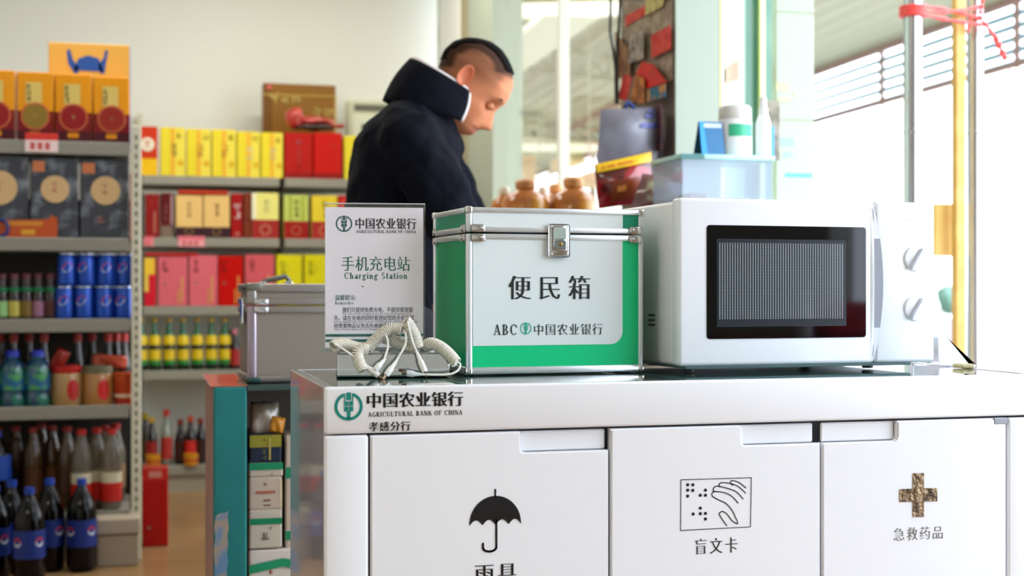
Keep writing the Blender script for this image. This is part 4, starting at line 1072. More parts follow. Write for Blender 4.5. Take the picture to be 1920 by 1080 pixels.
# ================================================================== THE WHITE CABINET
ZT = .87
c0 = atz(609, 726.3, ZT)
YF = c0.y; X0 = c0.x
YB = atz(535, 692, ZT).y
X1 = X0 + 1.09
cab = thing('service_cabinet', 'white bank service cabinet with three doors and a glass top', 'cabinet', (X0, YF, 0))
CD = YB - YF; CW = X1 - X0
fl_ = lambda px, py: (at(px, py, YF).x - X0, at(px, py, YF).z)
zb = fl_(609, 815)[1]
SIDE = mat('b9b2b8', .12, name='glossy_side_panel', coat=.6)
MB().box(0, .012, .012, CD, .05, ZT - .001, .001).obj('side_panel', SIDE, cab)
MB().box(CW - .012, CW, .012, CD, .05, ZT - .001, .001).obj('side_panel', SIDE, cab)
MB().box(.012, CW - .012, CD - .012, CD, .05, ZT - .001).obj('back_panel', WHITE, cab)
MB().box(.012, CW - .012, .014, CD - .012, ZT - .012, ZT - .006).obj('top_board', mat('9fb0ad', .5), cab)
MB().box(.016, CW - .016, .014, CD - .014, ZT - .006, ZT - .002, .001).obj('glass_top', mat('587570', .025, name='green_tinted_glass', coat=1), cab)
MB().box(0, CW, 0, .014, zb, ZT, .004, 3).obj('front_band', WHITE, cab, True, auto=True)
MB().box(.02, CW - .02, .03, CD - .02, 0, .06).obj('plinth', mat('8a8d90', .5), cab)
MB().box(.012, CW - .012, .03, .034, .06, zb - .002).obj('carcass_face', mat('74767c', .5), cab)
us = [fl_(px, 900)[0] for px in (692.5, 1143.5, 1540.5, 1889)]
zt = zb - .003
MB().box(0, us[0] - .001, 0, .014, .06, zt + .001, .004, 3).obj('stile', WHITE, cab, True, auto=True)
MB().box(us[3] + .002, CW, 0, .014, .06, zt, .004, 3).obj('stile', WHITE, cab, True, auto=True)
zn = fl_(1100, 845)[1]
def door(u0, u1, n0, n1, side):
    """door with a finger notch cut from its top edge between n0 and n1"""
    g = .0018; a, b = u0 + g, u1 - g
    r = .008; n0 = max(n0, a); n1 = min(n1, b)
    d = zt - zn
    pts = [(a, .065), (b, .065)]
    def arc(cx, cz, a0, a1): return [(cx + r * cos(RD(a0 + (a1 - a0) * i / 5)), cz + r * sin(RD(a0 + (a1 - a0) * i / 5))) for i in range(6)]
    if side == 'r':
        pts += [(b, zt - d)] + arc(n0 + r, zt - d + r, 270, 180) + [(n0, zt), (a, zt)]
    else:
        pts += [(b, zt), (n1, zt)] + arc(n1 - r, zt - d + r, 0, -90) + [(a, zt - d)]
    pts = [(p[0] - a, p[1]) for p in pts]
    dd = MB(); vs = [dd.bm.verts.new((p[0], 0, p[1])) for p in pts]
    f = dd.bm.faces.new(vs)
    rr = bmesh.ops.extrude_face_region(dd.bm, geom=[f])
    bmesh.ops.translate(dd.bm, vec=(0, .016, 0), verts=[v for v in rr['geom'] if isinstance(v, bmesh.types.BMVert)])
    bmesh.ops.bevel(dd.bm, geom=[e for e in dd.bm.edges if all(v.co.y < .001 for v in e.verts)], offset=.0022, segments=2, affect='EDGES')
    o = dd.obj('door', WHITE, cab, True, auto=True); o.location = (a, 0, 0)
    MB().box(n0 - a + .001, n1 - a - .001, .008, .012, zt - d + .001, zt - .0005, .002).obj('finger_recess', mat('eef0f4', .4, name='recess_white'), o)
    return o
DO = [door(us[0], us[1], fl_(976, 0)[0], us[1] - .0035, 'r'), door(us[1], us[2], fl_(1390, 0)[0], us[2] - .009, 'r'), door(us[2], us[3], us[2] - .0, fl_(1683, 0)[0], 'l')]
MB().box(fl_(1864, 0)[0], fl_(1889, 0)[0], -.001, .004, zt - .009, zt + .0005, .001).obj('hinge_cover', mat('8f9296', .3, .5, 'hinge_steel'), cab)

def bb(x0, x1, y0, y1):
    pc = (x0 + x1) / 2
    return fl_(x0, 0)[0], fl_(x1, 0)[0], fl_(pc, y1)[1], fl_(pc, y0)[1]
g = Ink(); cxl, czl = fl_(653.5, 762); R_ = (fl_(680, 0)[0] - fl_(627, 0)[0]) / 2
bank_mark(g, cxl, czl, R_).obj('bank_emblem', TEAL, cab)
g = Ink(); put(g, '中国农业银行', *bb(689, 867, 735.5, 763), space=1.06, thin=-.008, shifts=(-.05, -.03, -.015, 0, .015, .03, .05))
serif(g, 'AGRICULTURAL BANK OF CHINA', *bb(690, 867, 770.5, 779.5), bold=1.25)
put(g, '孝感分行', *bb(692, 769, 790.5, 808), space=1.1, thin=-.006, shifts=(-.042, -.02, 0, .02, .042))
g.obj('bank_lettering', INKB, cab)
# door pictograms
def on_door(i, ink, nm, m=INKB):
    o = ink.obj(nm, m, DO[i]); o.location = (-DO[i].location.x, 0, 0); return o
g = Ink()
C = fl_(928.5, 985); Lx = lambda px: fl_(px, 985)[0]; Lz = lambda py: fl_(928, py)[1]
dome = []
for i in range(21):
    a = pi - pi * i / 20
    dome.append((C[0] + (Lx(977) - Lx(880)) / 2 * cos(a), Lz(982) + (Lz(929.5) - Lz(982)) * sin(a)))
sc_ = []
ends = [Lx(977), Lx(953.5), Lx(929), Lx(904.5), Lx(880)]
for a, b in zip(ends, ends[1:]):
    for i in range(0, 7):
        t_ = i / 6; sc_.append((a + (b - a) * t_, Lz(984) + (Lz(974) - Lz(984)) * sin(pi * t_)))
bot = [Lz(982)]
# fan of quads between dome and scallop so the outline stays concave
def interp(P, x):
    for (x0, z0), (x1, z1) in zip(P, P[1:]):
        if min(x0, x1) - 1e-9 <= x <= max(x0, x1) + 1e-9: return z0 + (z1 - z0) * ((x - x0) / (x1 - x0) if x1 != x0 else 0)
    return P[-1][1]
N = 72; xsx = [ends[-1] + (ends[0] - ends[-1]) * i / N for i in range(N + 1)]
for a, b in zip(xsx, xsx[1:]):
    g.poly([(a, interp(sc_, a)), (b, interp(sc_, b)), (b, max(interp(dome, b), interp(sc_, b))), (a, max(interp(dome, a), interp(sc_, a)))])
lw = Lx(930.3) - Lx(927)
g.line([(C[0], Lz(918)), (C[0], Lz(932))], lw)
hook = [(Lx(930.5), Lz(975)), (Lx(930.5), Lz(1026))] + [(Lx(918) + (Lx(930.5) - Lx(918)) * cos(RD(-a)), Lz(1026) + (Lz(1033.5) - Lz(1026)) * sin(RD(a))) for a in range(0, 181, 20)] + [(Lx(905.5), Lz(1018))]
g.line(hook, lw * 1.25)
on_door(0, g, 'umbrella_pictogram')
g = Ink(); put(g, '雨具', *bb(892, 967, 1058, 1088), space=1.3, thin=-.012, shifts=(-.036, -.018, 0, .018, .036)); on_door(0, g, 'lettering')
g = Ink(); lw = .0011
zz = lambda X_, Y_: fl_(920 + X_ / 2.7, 680 + Y_ / 2.7)
g.line([zz(963, 593), zz(1319, 582), zz(1315, 831), zz(961, 849), zz(963, 593)], lw)
for p in [(997, 618), (1023, 618), (997, 645), (1023, 646), (997, 675), (1087, 645), (1061, 671), (1087, 671), (1061, 736), (1025, 766), (1061, 764), (1087, 763), (1087, 791)]:
    c_ = zz(*p); g.disc(c_[0], c_[1], .0023, 14)
def smooth(P, n=4):
    out = []
    for i in range(len(P) - 1):
        p0, p1_, p2_, p3 = P[max(i - 1, 0)], P[i], P[i + 1], P[min(i + 2, len(P) - 1)]
        for k in range(n):
            t_ = k / n
            out.append(tuple(.5 * ((2 * b) + (-a + c) * t_ + (2 * a - 5 * b + 4 * c - d) * t_ ** 2 + (-a + 3 * b - 3 * c + d) * t_ ** 3) for a, b, c, d in zip(p0, p1_, p2_, p3)))
    return out + [P[-1]]
for P in ([(1252, 710), (1225, 680), (1190, 660), (1140, 652), (1121, 660), (1123, 676), (1150, 693), (1190, 712), (1220, 745), (1240, 785), (1250, 815), (1222, 800), (1195, 765), (1172, 753), (1157, 765), (1170, 790), (1195, 825)],
          [(1278, 690), (1245, 655), (1205, 638), (1150, 625), (1130, 632), (1127, 648), (1138, 653)],
          [(1290, 660), (1255, 628), (1215, 612), (1172, 607), (1155, 617), (1162, 630)],
          [(1292, 634), (1265, 612), (1240, 600), (1219, 597), (1214, 608), (1225, 620)]):
    g.line([zz(*p) for p in smooth(P)], lw * 1.25)
on_door(1, g, 'braille_pictogram')
g = Ink(); put(g, '盲文卡', *bb(1303, 1382, 1008.5, 1037.5), space=1.25, thin=-.014, shifts=(-.02, 0, .02)); on_door(1, g, 'lettering')
BRZ_REFL = mat('8c765a', .3, .85, 'bronze_reflection', noise=(60, '3a3230', .4, .75), bump=(120, .4))  # reflection on the black gloss cross painted in as bronze
m_ = MB(); 
cr = [fl_(px, py) for px, py in ((1711, 887), (1732, 887), (1732, 915.5), (1757, 915), (1757, 940), (1732, 940.5), (1732, 969), (1711, 969.5), (1711, 941), (1686, 941), (1686, 917), (1711, 916))]
o = Ink(-.0008); o.poly([cr[0], cr[1], cr[2], cr[5], cr[6], cr[7], cr[8], cr[11]]).poly([cr[2], cr[3], cr[4], cr[5]]).poly([cr[11], cr[8], cr[9], cr[10]])
o = on_door(2, o, 'first_aid_cross', BRZ_REFL)
g = Ink(); put(g, '急救药品', *bb(1676, 1767, 988, 1012), space=1.2, thin=-.014, shifts=(-.014, 0, .014)); on_door(2, g, 'lettering', mat('6c6a66', .4, name='grey_print'))

# ================================================================== THE WHITE AND GREEN SERVICE BOX
TH_B = RD(3)
p = atz(875, 703, ZT)
p.x = at(875, 703, p.y).x
FB = Face(p, TH_B)
bxo = thing('service_box', 'white and green aluminium framed service box with a chrome latch', 'case', (p.x, p.y, ZT + .0), TH_B)
ub = lambda px, py: (FB.uz(px, py)[0], FB.uz(px, py)[1] - ZT)
BW = ub(1207, 600)[0]; BH = ub(885, 388)[1]; BD = .2
sm = ub(1040, 438)[1]
PANEL = mat('e2e9e7', .35, name='pale_panel')
e = .003
MB().box(e, BW - e, e, BD - e, .003, sm - .0012).obj('box_body', GREEN, bxo)
g = Ink(e - .0006); g.rect(.004, BW - .004, .004, sm - .002); g.obj('green_front_sheen', mat('00cc84', .3, name='green_panel_sheen'), bxo)  # gloss reflection on the green sheet painted as a brighter green
MB().box(e, BW - e, e, BD - e, sm + .0012, BH - .002).obj('box_lid', mat('0c8f6c', .3, name='green_lid'), bxo)
# white front print area with rounded corner
ug0, ug1 = ub(887, 600)[0], ub(1168, 600)[0]
zg0 = ub(1030, 647)[1]; rr = .02
g = Ink(.0); 
pts = [(ug0, zg0), (ug1 - rr, zg0)] + [(ug1 - rr + rr * sin(RD(a)), zg0 + rr - rr * cos(RD(a))) for a in range(10, 91, 10)] + [(ug1, sm - .002), (ug0, sm - .002)]
g.y = e - .0014
g.poly(pts); g.obj('white_front_panel', PANEL, bxo)
g = Ink(e - .0012); g.rect(ug0, ug1 + .0005, sm + .002, BH - .003).obj('white_lid_panel', PANEL, bxo)
# extrusions
rw = ub(887, 600)[0]
RL = dict(smooth=True, auto=True)
for z0, z1 in ((0, sm - .001), (sm + .001, BH)):
    for (a, b, c, d) in ((0, rw, 0, rw), (BW - .0085, BW, 0, rw), (0, rw, BD - rw, BD), (BW - rw, BW, BD - rw, BD)):
        MB().box(a, b, c, d, z0, z1, .0038, 3).obj('corner_rail', ALU, bxo, **RL)
zr = ub(1040, 686)[1]; zt_ = ub(1040, 402)[1]
for z0, z1, nm in ((0, zr, 'bottom_rail'), (BH - .0085, BH, 'top_rail'), (sm + .001, sm + .0095, 'lid_rail'), (sm - .0105, sm - .001, 'body_rail')):
    MB().box(rw - .002, BW - .007, -.0005, .012, z0, z1, .003, 2).obj(nm, ALU, bxo, **RL)
    MB().box(-.0005, .012, rw - .002, BD - rw + .002, z0, z1, .003, 2).obj(nm, ALU, bxo, **RL)
    MB().box(BW - .012, BW + .0005, rw - .002, BD - rw + .002, z0, z1, .003, 2).obj(nm, ALU, bxo, **RL)
    MB().box(rw, BW - rw, BD - .012, BD, z0, z1, .003, 2).obj(nm, ALU, bxo)
MB().box(.004, BW - .004, .004, BD - .004, BH - .004, BH - .001).obj('top_panel', mat('d5dbd9', .35), bxo)
for xx in (0, BW):
    for yy in (0, BD):
        for z0 in (-.001, BH - .010):
            MB().box(xx - .0015 - (0 if xx == 0 else .008), xx + .0095 - (0 if xx == 0 else .008), yy - .0015 - (0 if yy == 0 else .008), yy + .0095 - (0 if yy == 0 else .008), z0 + (.001 if z0 < 0 else 0), z0 + .0115, .003, 3).obj('corner_cap', CHROME, bxo, **RL)
def clamp2(cx, sgn, along='x', y=-.0005):
    for dz in (.0068, -.0072):
        mb = MB()
        if along == 'x':
            mb.box(cx - .011, cx + .011, y - .0022, y, sm + dz - .0056, sm + dz + .0056, .002, 2)
            mb.ball((cx + sgn * .005, y - .0025, sm + dz), .0028, 2, (1, .6, 1))
        else:
            mb.box(y - .0022, y, cx - .011, cx + .011, sm + dz - .0056, sm + dz + .0056, .002, 2)
            mb.ball((y - .0025, cx, sm + dz), .0028, 2, (.6, 1, 1))
        mb.obj('corner_clamp', CHROME, bxo, **RL)
clamp2(rw + .008, 1); clamp2(BW - .014, -1); clamp2(rw + .006, 1, 'y'); clamp2(BD - .02, 1, 'y')
# latch
l0, l1 = ub(1026, 450)[0], ub(1067, 450)[0]; lz0, lz1 = ub(1046, 483)[1], ub(1046, 420)[1]
lt = MB().box(l0, l1, -.006, -.0005, lz0, lz1, .0045, 3).obj('latch', CHROME, bxo, **RL)
MB().box(l0 + .006, l1 - .006, -.0095, -.006, lz0 + .01, lz1 - .003, .0025, 2).obj('latch_lever', CHROME, lt, **RL)
MB().box(l0 + .0075, l1 - .008, -.011, -.009, (lz0 + lz1) / 2 + .002, lz1 - .006, .001).obj('latch_tab', mat('c9dcd8', .25, .7, 'latch_tab'), lt)
MB().box(l0 + .009, l1 - .009, -.0108, -.0095, lz0 + .012, (lz0 + lz1) / 2 + .0, .001).obj('lock_plate', mat('8a9090', .3, .8, 'lock_plate'), lt)
k_ = MB(); km = (l0 + l1) / 2; k_.ball((km, -.011, (lz0 + lz1) / 2 - .006), .0032, 2, (1, .4, 1)).obj('keyhole', mat('b58a3a', .3, .8, 'brass_lock'), lt, True)
MB().box(km - .0005, km + .0005, -.0127, -.012, (lz0 + lz1) / 2 - .008, (lz0 + lz1) / 2 - .004).obj('key_slot', INKB, lt)
for sx_ in (l0 + .005, l1 - .005):
    for z_ in (lz0 + .005, lz1 - .005): MB().ball((sx_, -.0065, z_), .002, 2, (1, .5, 1)).obj('rivet', ALU, lt, True)
def bb2(fn, x0, x1, y0, y1):
    pc = (x0 + x1) / 2; pm = (y0 + y1) / 2
    return fn(x0, pm)[0], fn(x1, pm)[0], fn(pc, y1)[1], fn(pc, y0)[1]
g = Ink(e - .0022)
put(g, '便民箱', *bb2(ub, 955, 1106, 517, 561), space=1.55, thin=-.016, shifts=(-.032, -.016, 0, .016, .032))
a_ = bb2(ub, 926, 971, 608.5, 628); serif(g, 'ABC', *a_)
put(g, '中国农业银行', *bb2(ub, 1002.5, 1130, 607, 628), space=1.15, thin=-.018, shifts=(-.022, 0, .022))
g.obj('lettering', mat('14201f', .4, name='black_print_box'), bxo)
g = Ink(e - .0022); cl, cz_ = ub(986.5, 615.5); bank_mark(g, cl, cz_, ub(997, 0)[0] - cl, .14).obj('bank_emblem', mat('00a98a', .4, name='mint_print'), bxo)

# ================================================================== THE MICROWAVE
TH_M = RD(2.5)
p = atz(1273, 700, ZT)
FM = Face(p, TH_M)
um = lambda px, py: (FM.uz(px, py)[0], FM.uz(px, py)[1] - ZT)
MW = um(1753, 500)[0]; MH = um(1275, 370)[1]; mz = um(1275, 687)[1]; MD = .29
mwo = thing('microwave_oven', 'white microwave oven with a dark window and two round dials', 'microwave', (p.x, p.y, ZT), TH_M)
MWW = mat('f3f5f9', .25, name='microwave_white', coat=.3)
MB().box(.004, MW - .004, .03, MD, mz, MH - .004, .007, 3).obj('housing', mat('f2f1f0', .35, name='grey_white_enamel'), mwo, **RL)
ud = um(1641, 500)[0]
# door: slab with a window opening
wx0, wx1 = um(1325, 500)[0], um(1623, 500)[0]; wz0, wz1 = um(1475, 634)[1], um(1475, 424)[1]
dr = MB().box(0, ud - .001, 0, .028, mz, MH, .006, 4).obj('door', MWW, mwo, **RL)
pn = MB().box(ud, MW, 0, .03, mz, MH, .006, 4).obj('control_panel', MWW, mwo, **RL)
def rrect(x0, x1, z0, z1, r, n=6):
    P = []
    for cx, cz, a0 in ((x1 - r, z0 + r, -90), (x1 - r, z1 - r, 0), (x0 + r, z1 - r, 90), (x0 + r, z0 + r, 180)):
        P += [(cx + r * cos(RD(a0 + 90 * i / n)), cz + r * sin(RD(a0 + 90 * i / n))) for i in range(n + 1)]
    return P
# black glass window with the perforated screen behind its gloss
BLK = mat('050608', .04, name='black_window_glass', spec=.35)
MB().poly([(p_[0], -.0012, p_[1]) for p_ in rrect(wx0, wx1, wz0, wz1, .005)], .0016).obj('window_glass', BLK, dr)
sx0, sx1 = um(1343, 500)[0], um(1586, 500)[0]; sz0, sz1 = um(1470, 612)[1], um(1470, 449)[1]
Ink(-.0016).rect(sx0, sx1, sz0, sz1).obj('screen_frame', mat('1e242a', .3, name='screen_frame', spec=.3), dr)
MS = bpy.data.materials.new('perforated_screen'); MS.use_nodes = True; nt = MS.node_tree; b_ = nt.nodes['Principled BSDF']
tc = nt.nodes.new('ShaderNodeTexCoord'); sp = nt.nodes.new('ShaderNodeSeparateXYZ'); nt.links.new(tc.outputs['Object'], sp.inputs[0])
def M_(op, a, b=None, c=None):
    n = nt.nodes.new('ShaderNodeMath'); n.operation = op
    for i, v in enumerate((a, b, c)):
        if v is None: continue
        if isinstance(v, (int, float)): n.inputs[i].default_value = v
        else: nt.links.new(v, n.inputs[i])
    return n.outputs[0]
pitch = (sx1 - sx0 - .008) / 50
fxn = M_('ABSOLUTE', M_('SUBTRACT', M_('FRACT', M_('DIVIDE', sp.outputs[0], pitch)), .5))
fzn = M_('ABSOLUTE', M_('SUBTRACT', M_('FRACT', M_('DIVIDE', sp.outputs[2], pitch * .55)), .5))
dd = M_('ADD', M_('POWER', fxn, 2.0), M_('MULTIPLY', M_('POWER', fzn, 2.0), .35))
hole = M_('LESS_THAN', dd, .055)
mx = nt.nodes.new('ShaderNodeMix'); mx.data_type = 'RGBA'; mx.inputs[6].default_value = (*lin('14191e'), 1); mx.inputs[7].default_value = (*lin('9aa5aa'), 1)
nt.links.new(hole, mx.inputs[0]); nt.links.new(mx.outputs[2], b_.inputs['Base Color']); b_.inputs['Roughness'].default_value = .3; b_.inputs['Specular IOR Level'].default_value = .25; b_.inputs['Coat Weight'].default_value = .35; b_.inputs['Coat Roughness'].default_value = .03
zl0 = um(1470, 598)[1]; zl1 = um(1470, 456)[1]
Ink(-.002).rect(sx0 + .003, sx1 - .004, zl0, zl1).obj('perforated_screen', MS, dr)
# handle: lens shaped grip recess between door and panel
h0 = um(1636, 0)[0]; hz0, hz1 = um(1638, 674)[1], um(1638, 388)[1]
hm = MB(); L = []; Rr = []
zc_ = (hz0 + hz1) / 2; hh_ = (hz1 - hz0) / 2
bulge = um(1655, 500)[0] - um(1637, 500)[0]
N = 24; strip = []
for i in range(N + 1):
    t_ = i / N * 2 - 1
    strip.append(((ud - .004, zc_ + t_ * hh_), (ud - .004 + bulge * (1 - t_ * t_) + .0004, zc_ + t_ * hh_)))
gp_ = Ink(-.0012)
for (a, b), (c, d) in zip(strip, strip[1:]): gp_.poly([a, b, d, c])
gp_.obj('handle_recess', mat('8d9098', .4, name='grip_grey'), mwo)
mb = MB()
ctr = [Vector((s_[1][0] - .0005, -.001 - .012 * (1 - (i / N * 2 - 1) ** 2), s_[1][1])) for i, s_ in enumerate(strip)]
gp2 = Ink(-.0016)
for (a, b), (c, d) in zip(strip[:5], strip[1:6]): gp2.poly([a, b, d, c])
for (a, b), (c, d) in zip(strip[-6:-1], strip[-5:]): gp2.poly([a, b, d, c])
gp2.obj('grip_end', mat('dadce4', .4, name='grip_end'), mwo)
fin = MB()
for k in range(N):
    (a, b), (c, d) = strip[k], strip[k + 1]
    t0, t1 = k / N * 2 - 1, (k + 1) / N * 2 - 1
    y0, y1 = -.004 * (1 - t0 * t0), -.004 * (1 - t1 * t1)
    fin.bm.faces.new([fin.bm.verts.new(v) for v in ((ud - .009, 0, a[1]), (ud - .009, 0, c[1]), (ud - .004, y1, c[1]), (ud - .004, y0, a[1]))])
    fin.bm.faces.new([fin.bm.verts.new(v) for v in ((ud - .004, y0, a[1]), (ud - .004, y1, c[1]), (ud - .003, 0, c[1]), (ud - .003, 0, a[1]))])
bmesh.ops.remove_doubles(fin.bm, verts=fin.bm.verts[:], dist=1e-5)
fin.obj('handle', MWW, dr, True)
for py in (485, 578):
    cx_, cz_ = um(1715, py); r_ = .0205
    kn = MB().rings([[Vector((cx_ + r * cos(2 * pi * i / 32), y_, cz_ + r * sin(2 * pi * i / 32))) for i in range(32)] for r, y_ in ((r_, 0), (r_ * .98, -.002), (r_ * .93, -.0035), (r_ * .8, -.004))]).obj('dial', MWW, pn, True, auto=True)
    M = Matrix.Translation((cx_, -.007, cz_)) @ Matrix.Rotation(RD(35), 4, 'Y')
    MB().box(-.0026, .0026, -.0035, .0035, -r_ * .95, r_ * .95, .0015, 2, rot=M).obj('dial_grip', mat('d6dae8', .3, name='dial_grip'), kn, True)
# side vents, base, feet, seam
for k in range(3):
    py = 601 + 9.5 * k
    yv = .045
    MB().box(.0025, .0045, .1, .125, um(1275, py + 4)[1] + .008, um(1275, py)[1] + .008, .001).obj('vent_slot', mat('3a3a3c', .6), mwo)
MB().box(.02, MW - .03, .02, MD - .01, mz - .006, mz + .001, .002).obj('base_plate', mat('8fb0b2', .4, name='base_plate'), mwo)  # greenish reflection of the glass top is put into the base colour
for xx in (.035, MW - .1):
    for yy in (.04, MD - .05): MB().lathe([(.009, 0), (.009, mz - .006)], (xx, yy, 0), 12).obj('foot', mat('2a3032', .5), mwo, True, auto=True)
g = Ink(-.0008); cx_, cz_ = um(1708, 414)
for k in range(6): g.rect(cx_ - .012 + k * .0042, cx_ - .0095 + k * .0042, cz_, cz_ + .002)
g.obj('faint_print', mat('dfe6f0', .4), pn)

# ================================================================== CHARGING STATION, SIGN, CABLES
TH_S = RD(-7)
p = atz(633, 706.7, ZT)
FS = Face(p, TH_S)
uS = lambda px, py: (FS.uz(px, py)[0], FS.uz(px, py)[1] - ZT)
SW = uS(843, 690)[0]; SH = uS(640, 664)[1]
st = thing('charging_station', 'flat mirror finished charging base under the acrylic sign', 'charger', (p.x, p.y, ZT), TH_S)
MIR = mat('c4c8c8', .06, 1, 'mirror_plate')
MB().box(0, SW, 0, .13, 0.0, SH, .001).obj('base_box', MIR, st)
MB().box(-.001, SW + .001, -.001, .131, 0, .002).obj('bottom_lip', mat('4c6c66', .2, .3, 'lip'), st)
MB().box(.004, SW - .004, .004, .126, SH, SH + .0012).obj('top_plate', mat('a9b0b0', .15, .6, 'top_plate'), st)
for k in range(5): MB().lathe([(.006, SH), (.006, SH + .003), (.0035, SH + .003)], (.03 + k * .027, .03, 0), 12).obj('cable_socket', mat('d8d8d0', .4), st, True, auto=True)
# sign
d_ = Vector((-sin(TH_S), cos(TH_S), 0)) * .085
FG = Face(Vector((p.x, p.y, 0)) + d_, TH_S)
ug = lambda px, py: (FG.uz(px, py)[0], FG.uz(px, py)[1] - ZT)
s0, s1 = ug(609, 500)[0], ug(794.5, 500)[0]
zb_, zt_ = SH + .002, ug(700, 389)[1]
org = Vector((p.x, p.y, ZT)) + d_
sg = thing('acrylic_sign', 'upright acrylic sign with a white charging station notice', 'sign', org, TH_S)
ACR = clear_mat('clear_acrylic', 'ffffff')
MB().box(s0 - .001, s1 + .002, -.0045, -.0025, zb_, zt_ + .006, .0005).obj('front_sheet', ACR, sg)
MB().box(s0 - .001, s1 + .002, .0025, .0045, zb_, zt_ + .006, .0005).obj('back_sheet', ACR, sg)
MB().box(s0 - .001, s1 + .002, -.0045, .0045, zt_ + .005, zt_ + .0065, .0005).obj('top_edge', clear_mat('acrylic_edge', 'f4fbff', .05, .5), sg)
MB().box(s0 - .01, s1 + .008, -.02, .02, zb_, zb_ + .003, .001).obj('foot_plate', clear_mat('acrylic_foot', 'e6eeee', .03, .15), sg)
PAPER = mat('fbf7ff', .5, name='white_paper')
MB().box(s0 + .0005, s1 - .0008, -.0006, .0006, zb_ + .004, zt_).obj('paper_sheet', PAPER, sg)
TG = mat('1c6b60', .5, name='dark_green_print')
b3 = lambda *a: bb2(ug, *a)
iy = -.0009
g = Ink(iy); cx_, cz_ = ug(645, 419.5); bank_mark(g, cx_, cz_, .0125, .17).obj('bank_emblem', mat('0c5a5e', .5), sg)
g = Ink(iy); put(g, '中国农业银行', *b3(667, 780, 409, 429.5), space=1.08, thin=-.004, shifts=(-.04, -.02, 0, .02, .04)); g.obj('bank_lettering', mat('181c30', .5), sg)
g = Ink(iy); serif(g, 'AGRICULTURAL BANK OF CHINA', *b3(668, 780, 431.5, 437), bold=1.5); g.obj('small_lettering', mat('50587a', .5), sg)
g = Ink(iy); put(g, '手机充电站', *b3(641, 768, 481, 508), space=1.05, thin=-.01, shifts=(-.024, 0, .024)); serif(g, 'Charging Station', *b3(645, 764, 511, 523), bold=1.25); g.obj('title_lettering', TG, sg)
g = Ink(iy); put(g, '温馨提示:', *b3(628, 667, 553, 563), thin=0, shifts=(-.02, .02)); serif(g, 'Reminder', *b3(628, 663, 564.5, 571)); g.obj('reminder_lettering', mat('2f6f72', .5), sg)
g = Ink(iy)
for s_, q in (('我们只提供免费充电，不提供看管服', (642, 774, 576, 586)), ('务。请在充电的同时看管好您的手机及其', (626, 776, 591, 601)), ('他贵重物品以免丢失谢谢谢配合!', (626, 744, 606, 615))):
    put(g, s_, *b3(*q), thin=0, shifts=(0, .02))
for s_, q in (('We only provide charging service for free, not the phone care', (642, 770, 586.5, 590.5)), ('service please take care of your mobile phone and personal things', (626, 782, 601.5, 605.5)), ('case of losing when you are charging Thank you', (626, 735, 615.5, 619.5))):
    put(g, s_, *b3(*q), thin=0, shifts=(0,))
g.obj('notice_lettering', mat('2b3350', .5), sg)
g = Ink(iy)
for a, b in ((626, 631), (636, 641)): g.rect(s0 + .001, s1 - .001, ug(700, b)[1], ug(700, a)[1])
g.obj('green_stripe', mat('0a6a58', .5), sg)
Ink(iy).disc(*ug(680, 537), .0016, 8, .0008).obj('speck', INKB, sg)

# white sloping leaflet wedge at the right end of the counter
wd = thing('leaflet_wedge', 'white sloping leaflet holder on the counter right of the microwave', 'holder', (0, 2.06, ZT))
wq = [at(px, py, 2.06) for px, py in ((1762, 597), (1775, 632), (1800, 661), (1826, 694))]
xe = wq[-1].x
P = [(wq[0].x, 0, .0005), (xe + .004, 0, .0005)] + [(q.x, 0, q.z - ZT) for q in reversed(wq)]
MB().poly(P, .004).obj('side_cheek', WHITE, wd)
MB().poly([(a, .08, c) for a, b, c in P], .004).obj('side_cheek', WHITE, wd)
sl = MB()
for a, b in zip(wq, wq[1:]): sl.poly([(a.x, .004, a.z - ZT), (b.x, .004, b.z - ZT), (b.x, .08, b.z - ZT), (a.x, .08, a.z - ZT)], .002, (0, 0, -1))
sl.obj('sloping_plate', WHITE2, wd)
cf = at(1810, 704, 2.0)
o = MB().box(cf.x - .012, cf.x + .012, 1.99, 2.02, ZT - .001, ZT + .006, .002).obj('clear_foot', clear_mat('amber_foot', 'd9cfa8', .1, .5)); tag(o, 'small clear beige foot pad on the counter by the leaflet holder', 'pad'); o.name = 'foot_pad'

# coiled cables
CORD = mat('e9e2d2', .4, name='cream_cord')
CORDW = mat('eeeae0', .35, name='white_cord')
def cp(px, py, dy):       # pixel -> point in front of / behind the base front plane
    q = FS; n = Vector((sin(TH_S), -cos(TH_S), 0))
    r = ray(px, py); P0 = FS.p + n * -dy
    k = (P0 - CAMP).dot(n) / r.dot(n)
    return CAMP + r * k
def spline(P, n=10):
    return [Vector(v) for v in smooth([tuple(p_) for p_ in P], n)]
def coil(pts, R=.0072, r=.0014, name='coil', parent=None, hollow=True):
    """tight helix of cord round the path, around a plain inner sleeve"""
    path = spline(pts, 14)
    L = [0]
    for a, b in zip(path, path[1:]): L.append(L[-1] + (b - a).length)
    pitch = r * 1.9; turns = L[-1] / pitch; K = 12; n = int(turns * K)
    out = []; up = Vector((0, 0, 1)); j = 0
    for i in range(n + 1):
        s = L[-1] * i / n
        while j < len(L) - 2 and L[j + 1] < s: j += 1
        f = (s - L[j]) / max(L[j + 1] - L[j], 1e-9)
        c = path[j].lerp(path[j + 1], f); t = (path[j + 1] - path[j]).normalized()
        a = t.cross(up)
        if a.length < .05: a = t.cross(Vector((1, 0, 0)))
        a.normalize(); b = a.cross(t); ang = 2 * pi * i / K
        out.append(c + (a * cos(ang) + b * sin(ang)) * R)
    return MB().tube(out, r, 5).obj(name, CORD, parent, True)
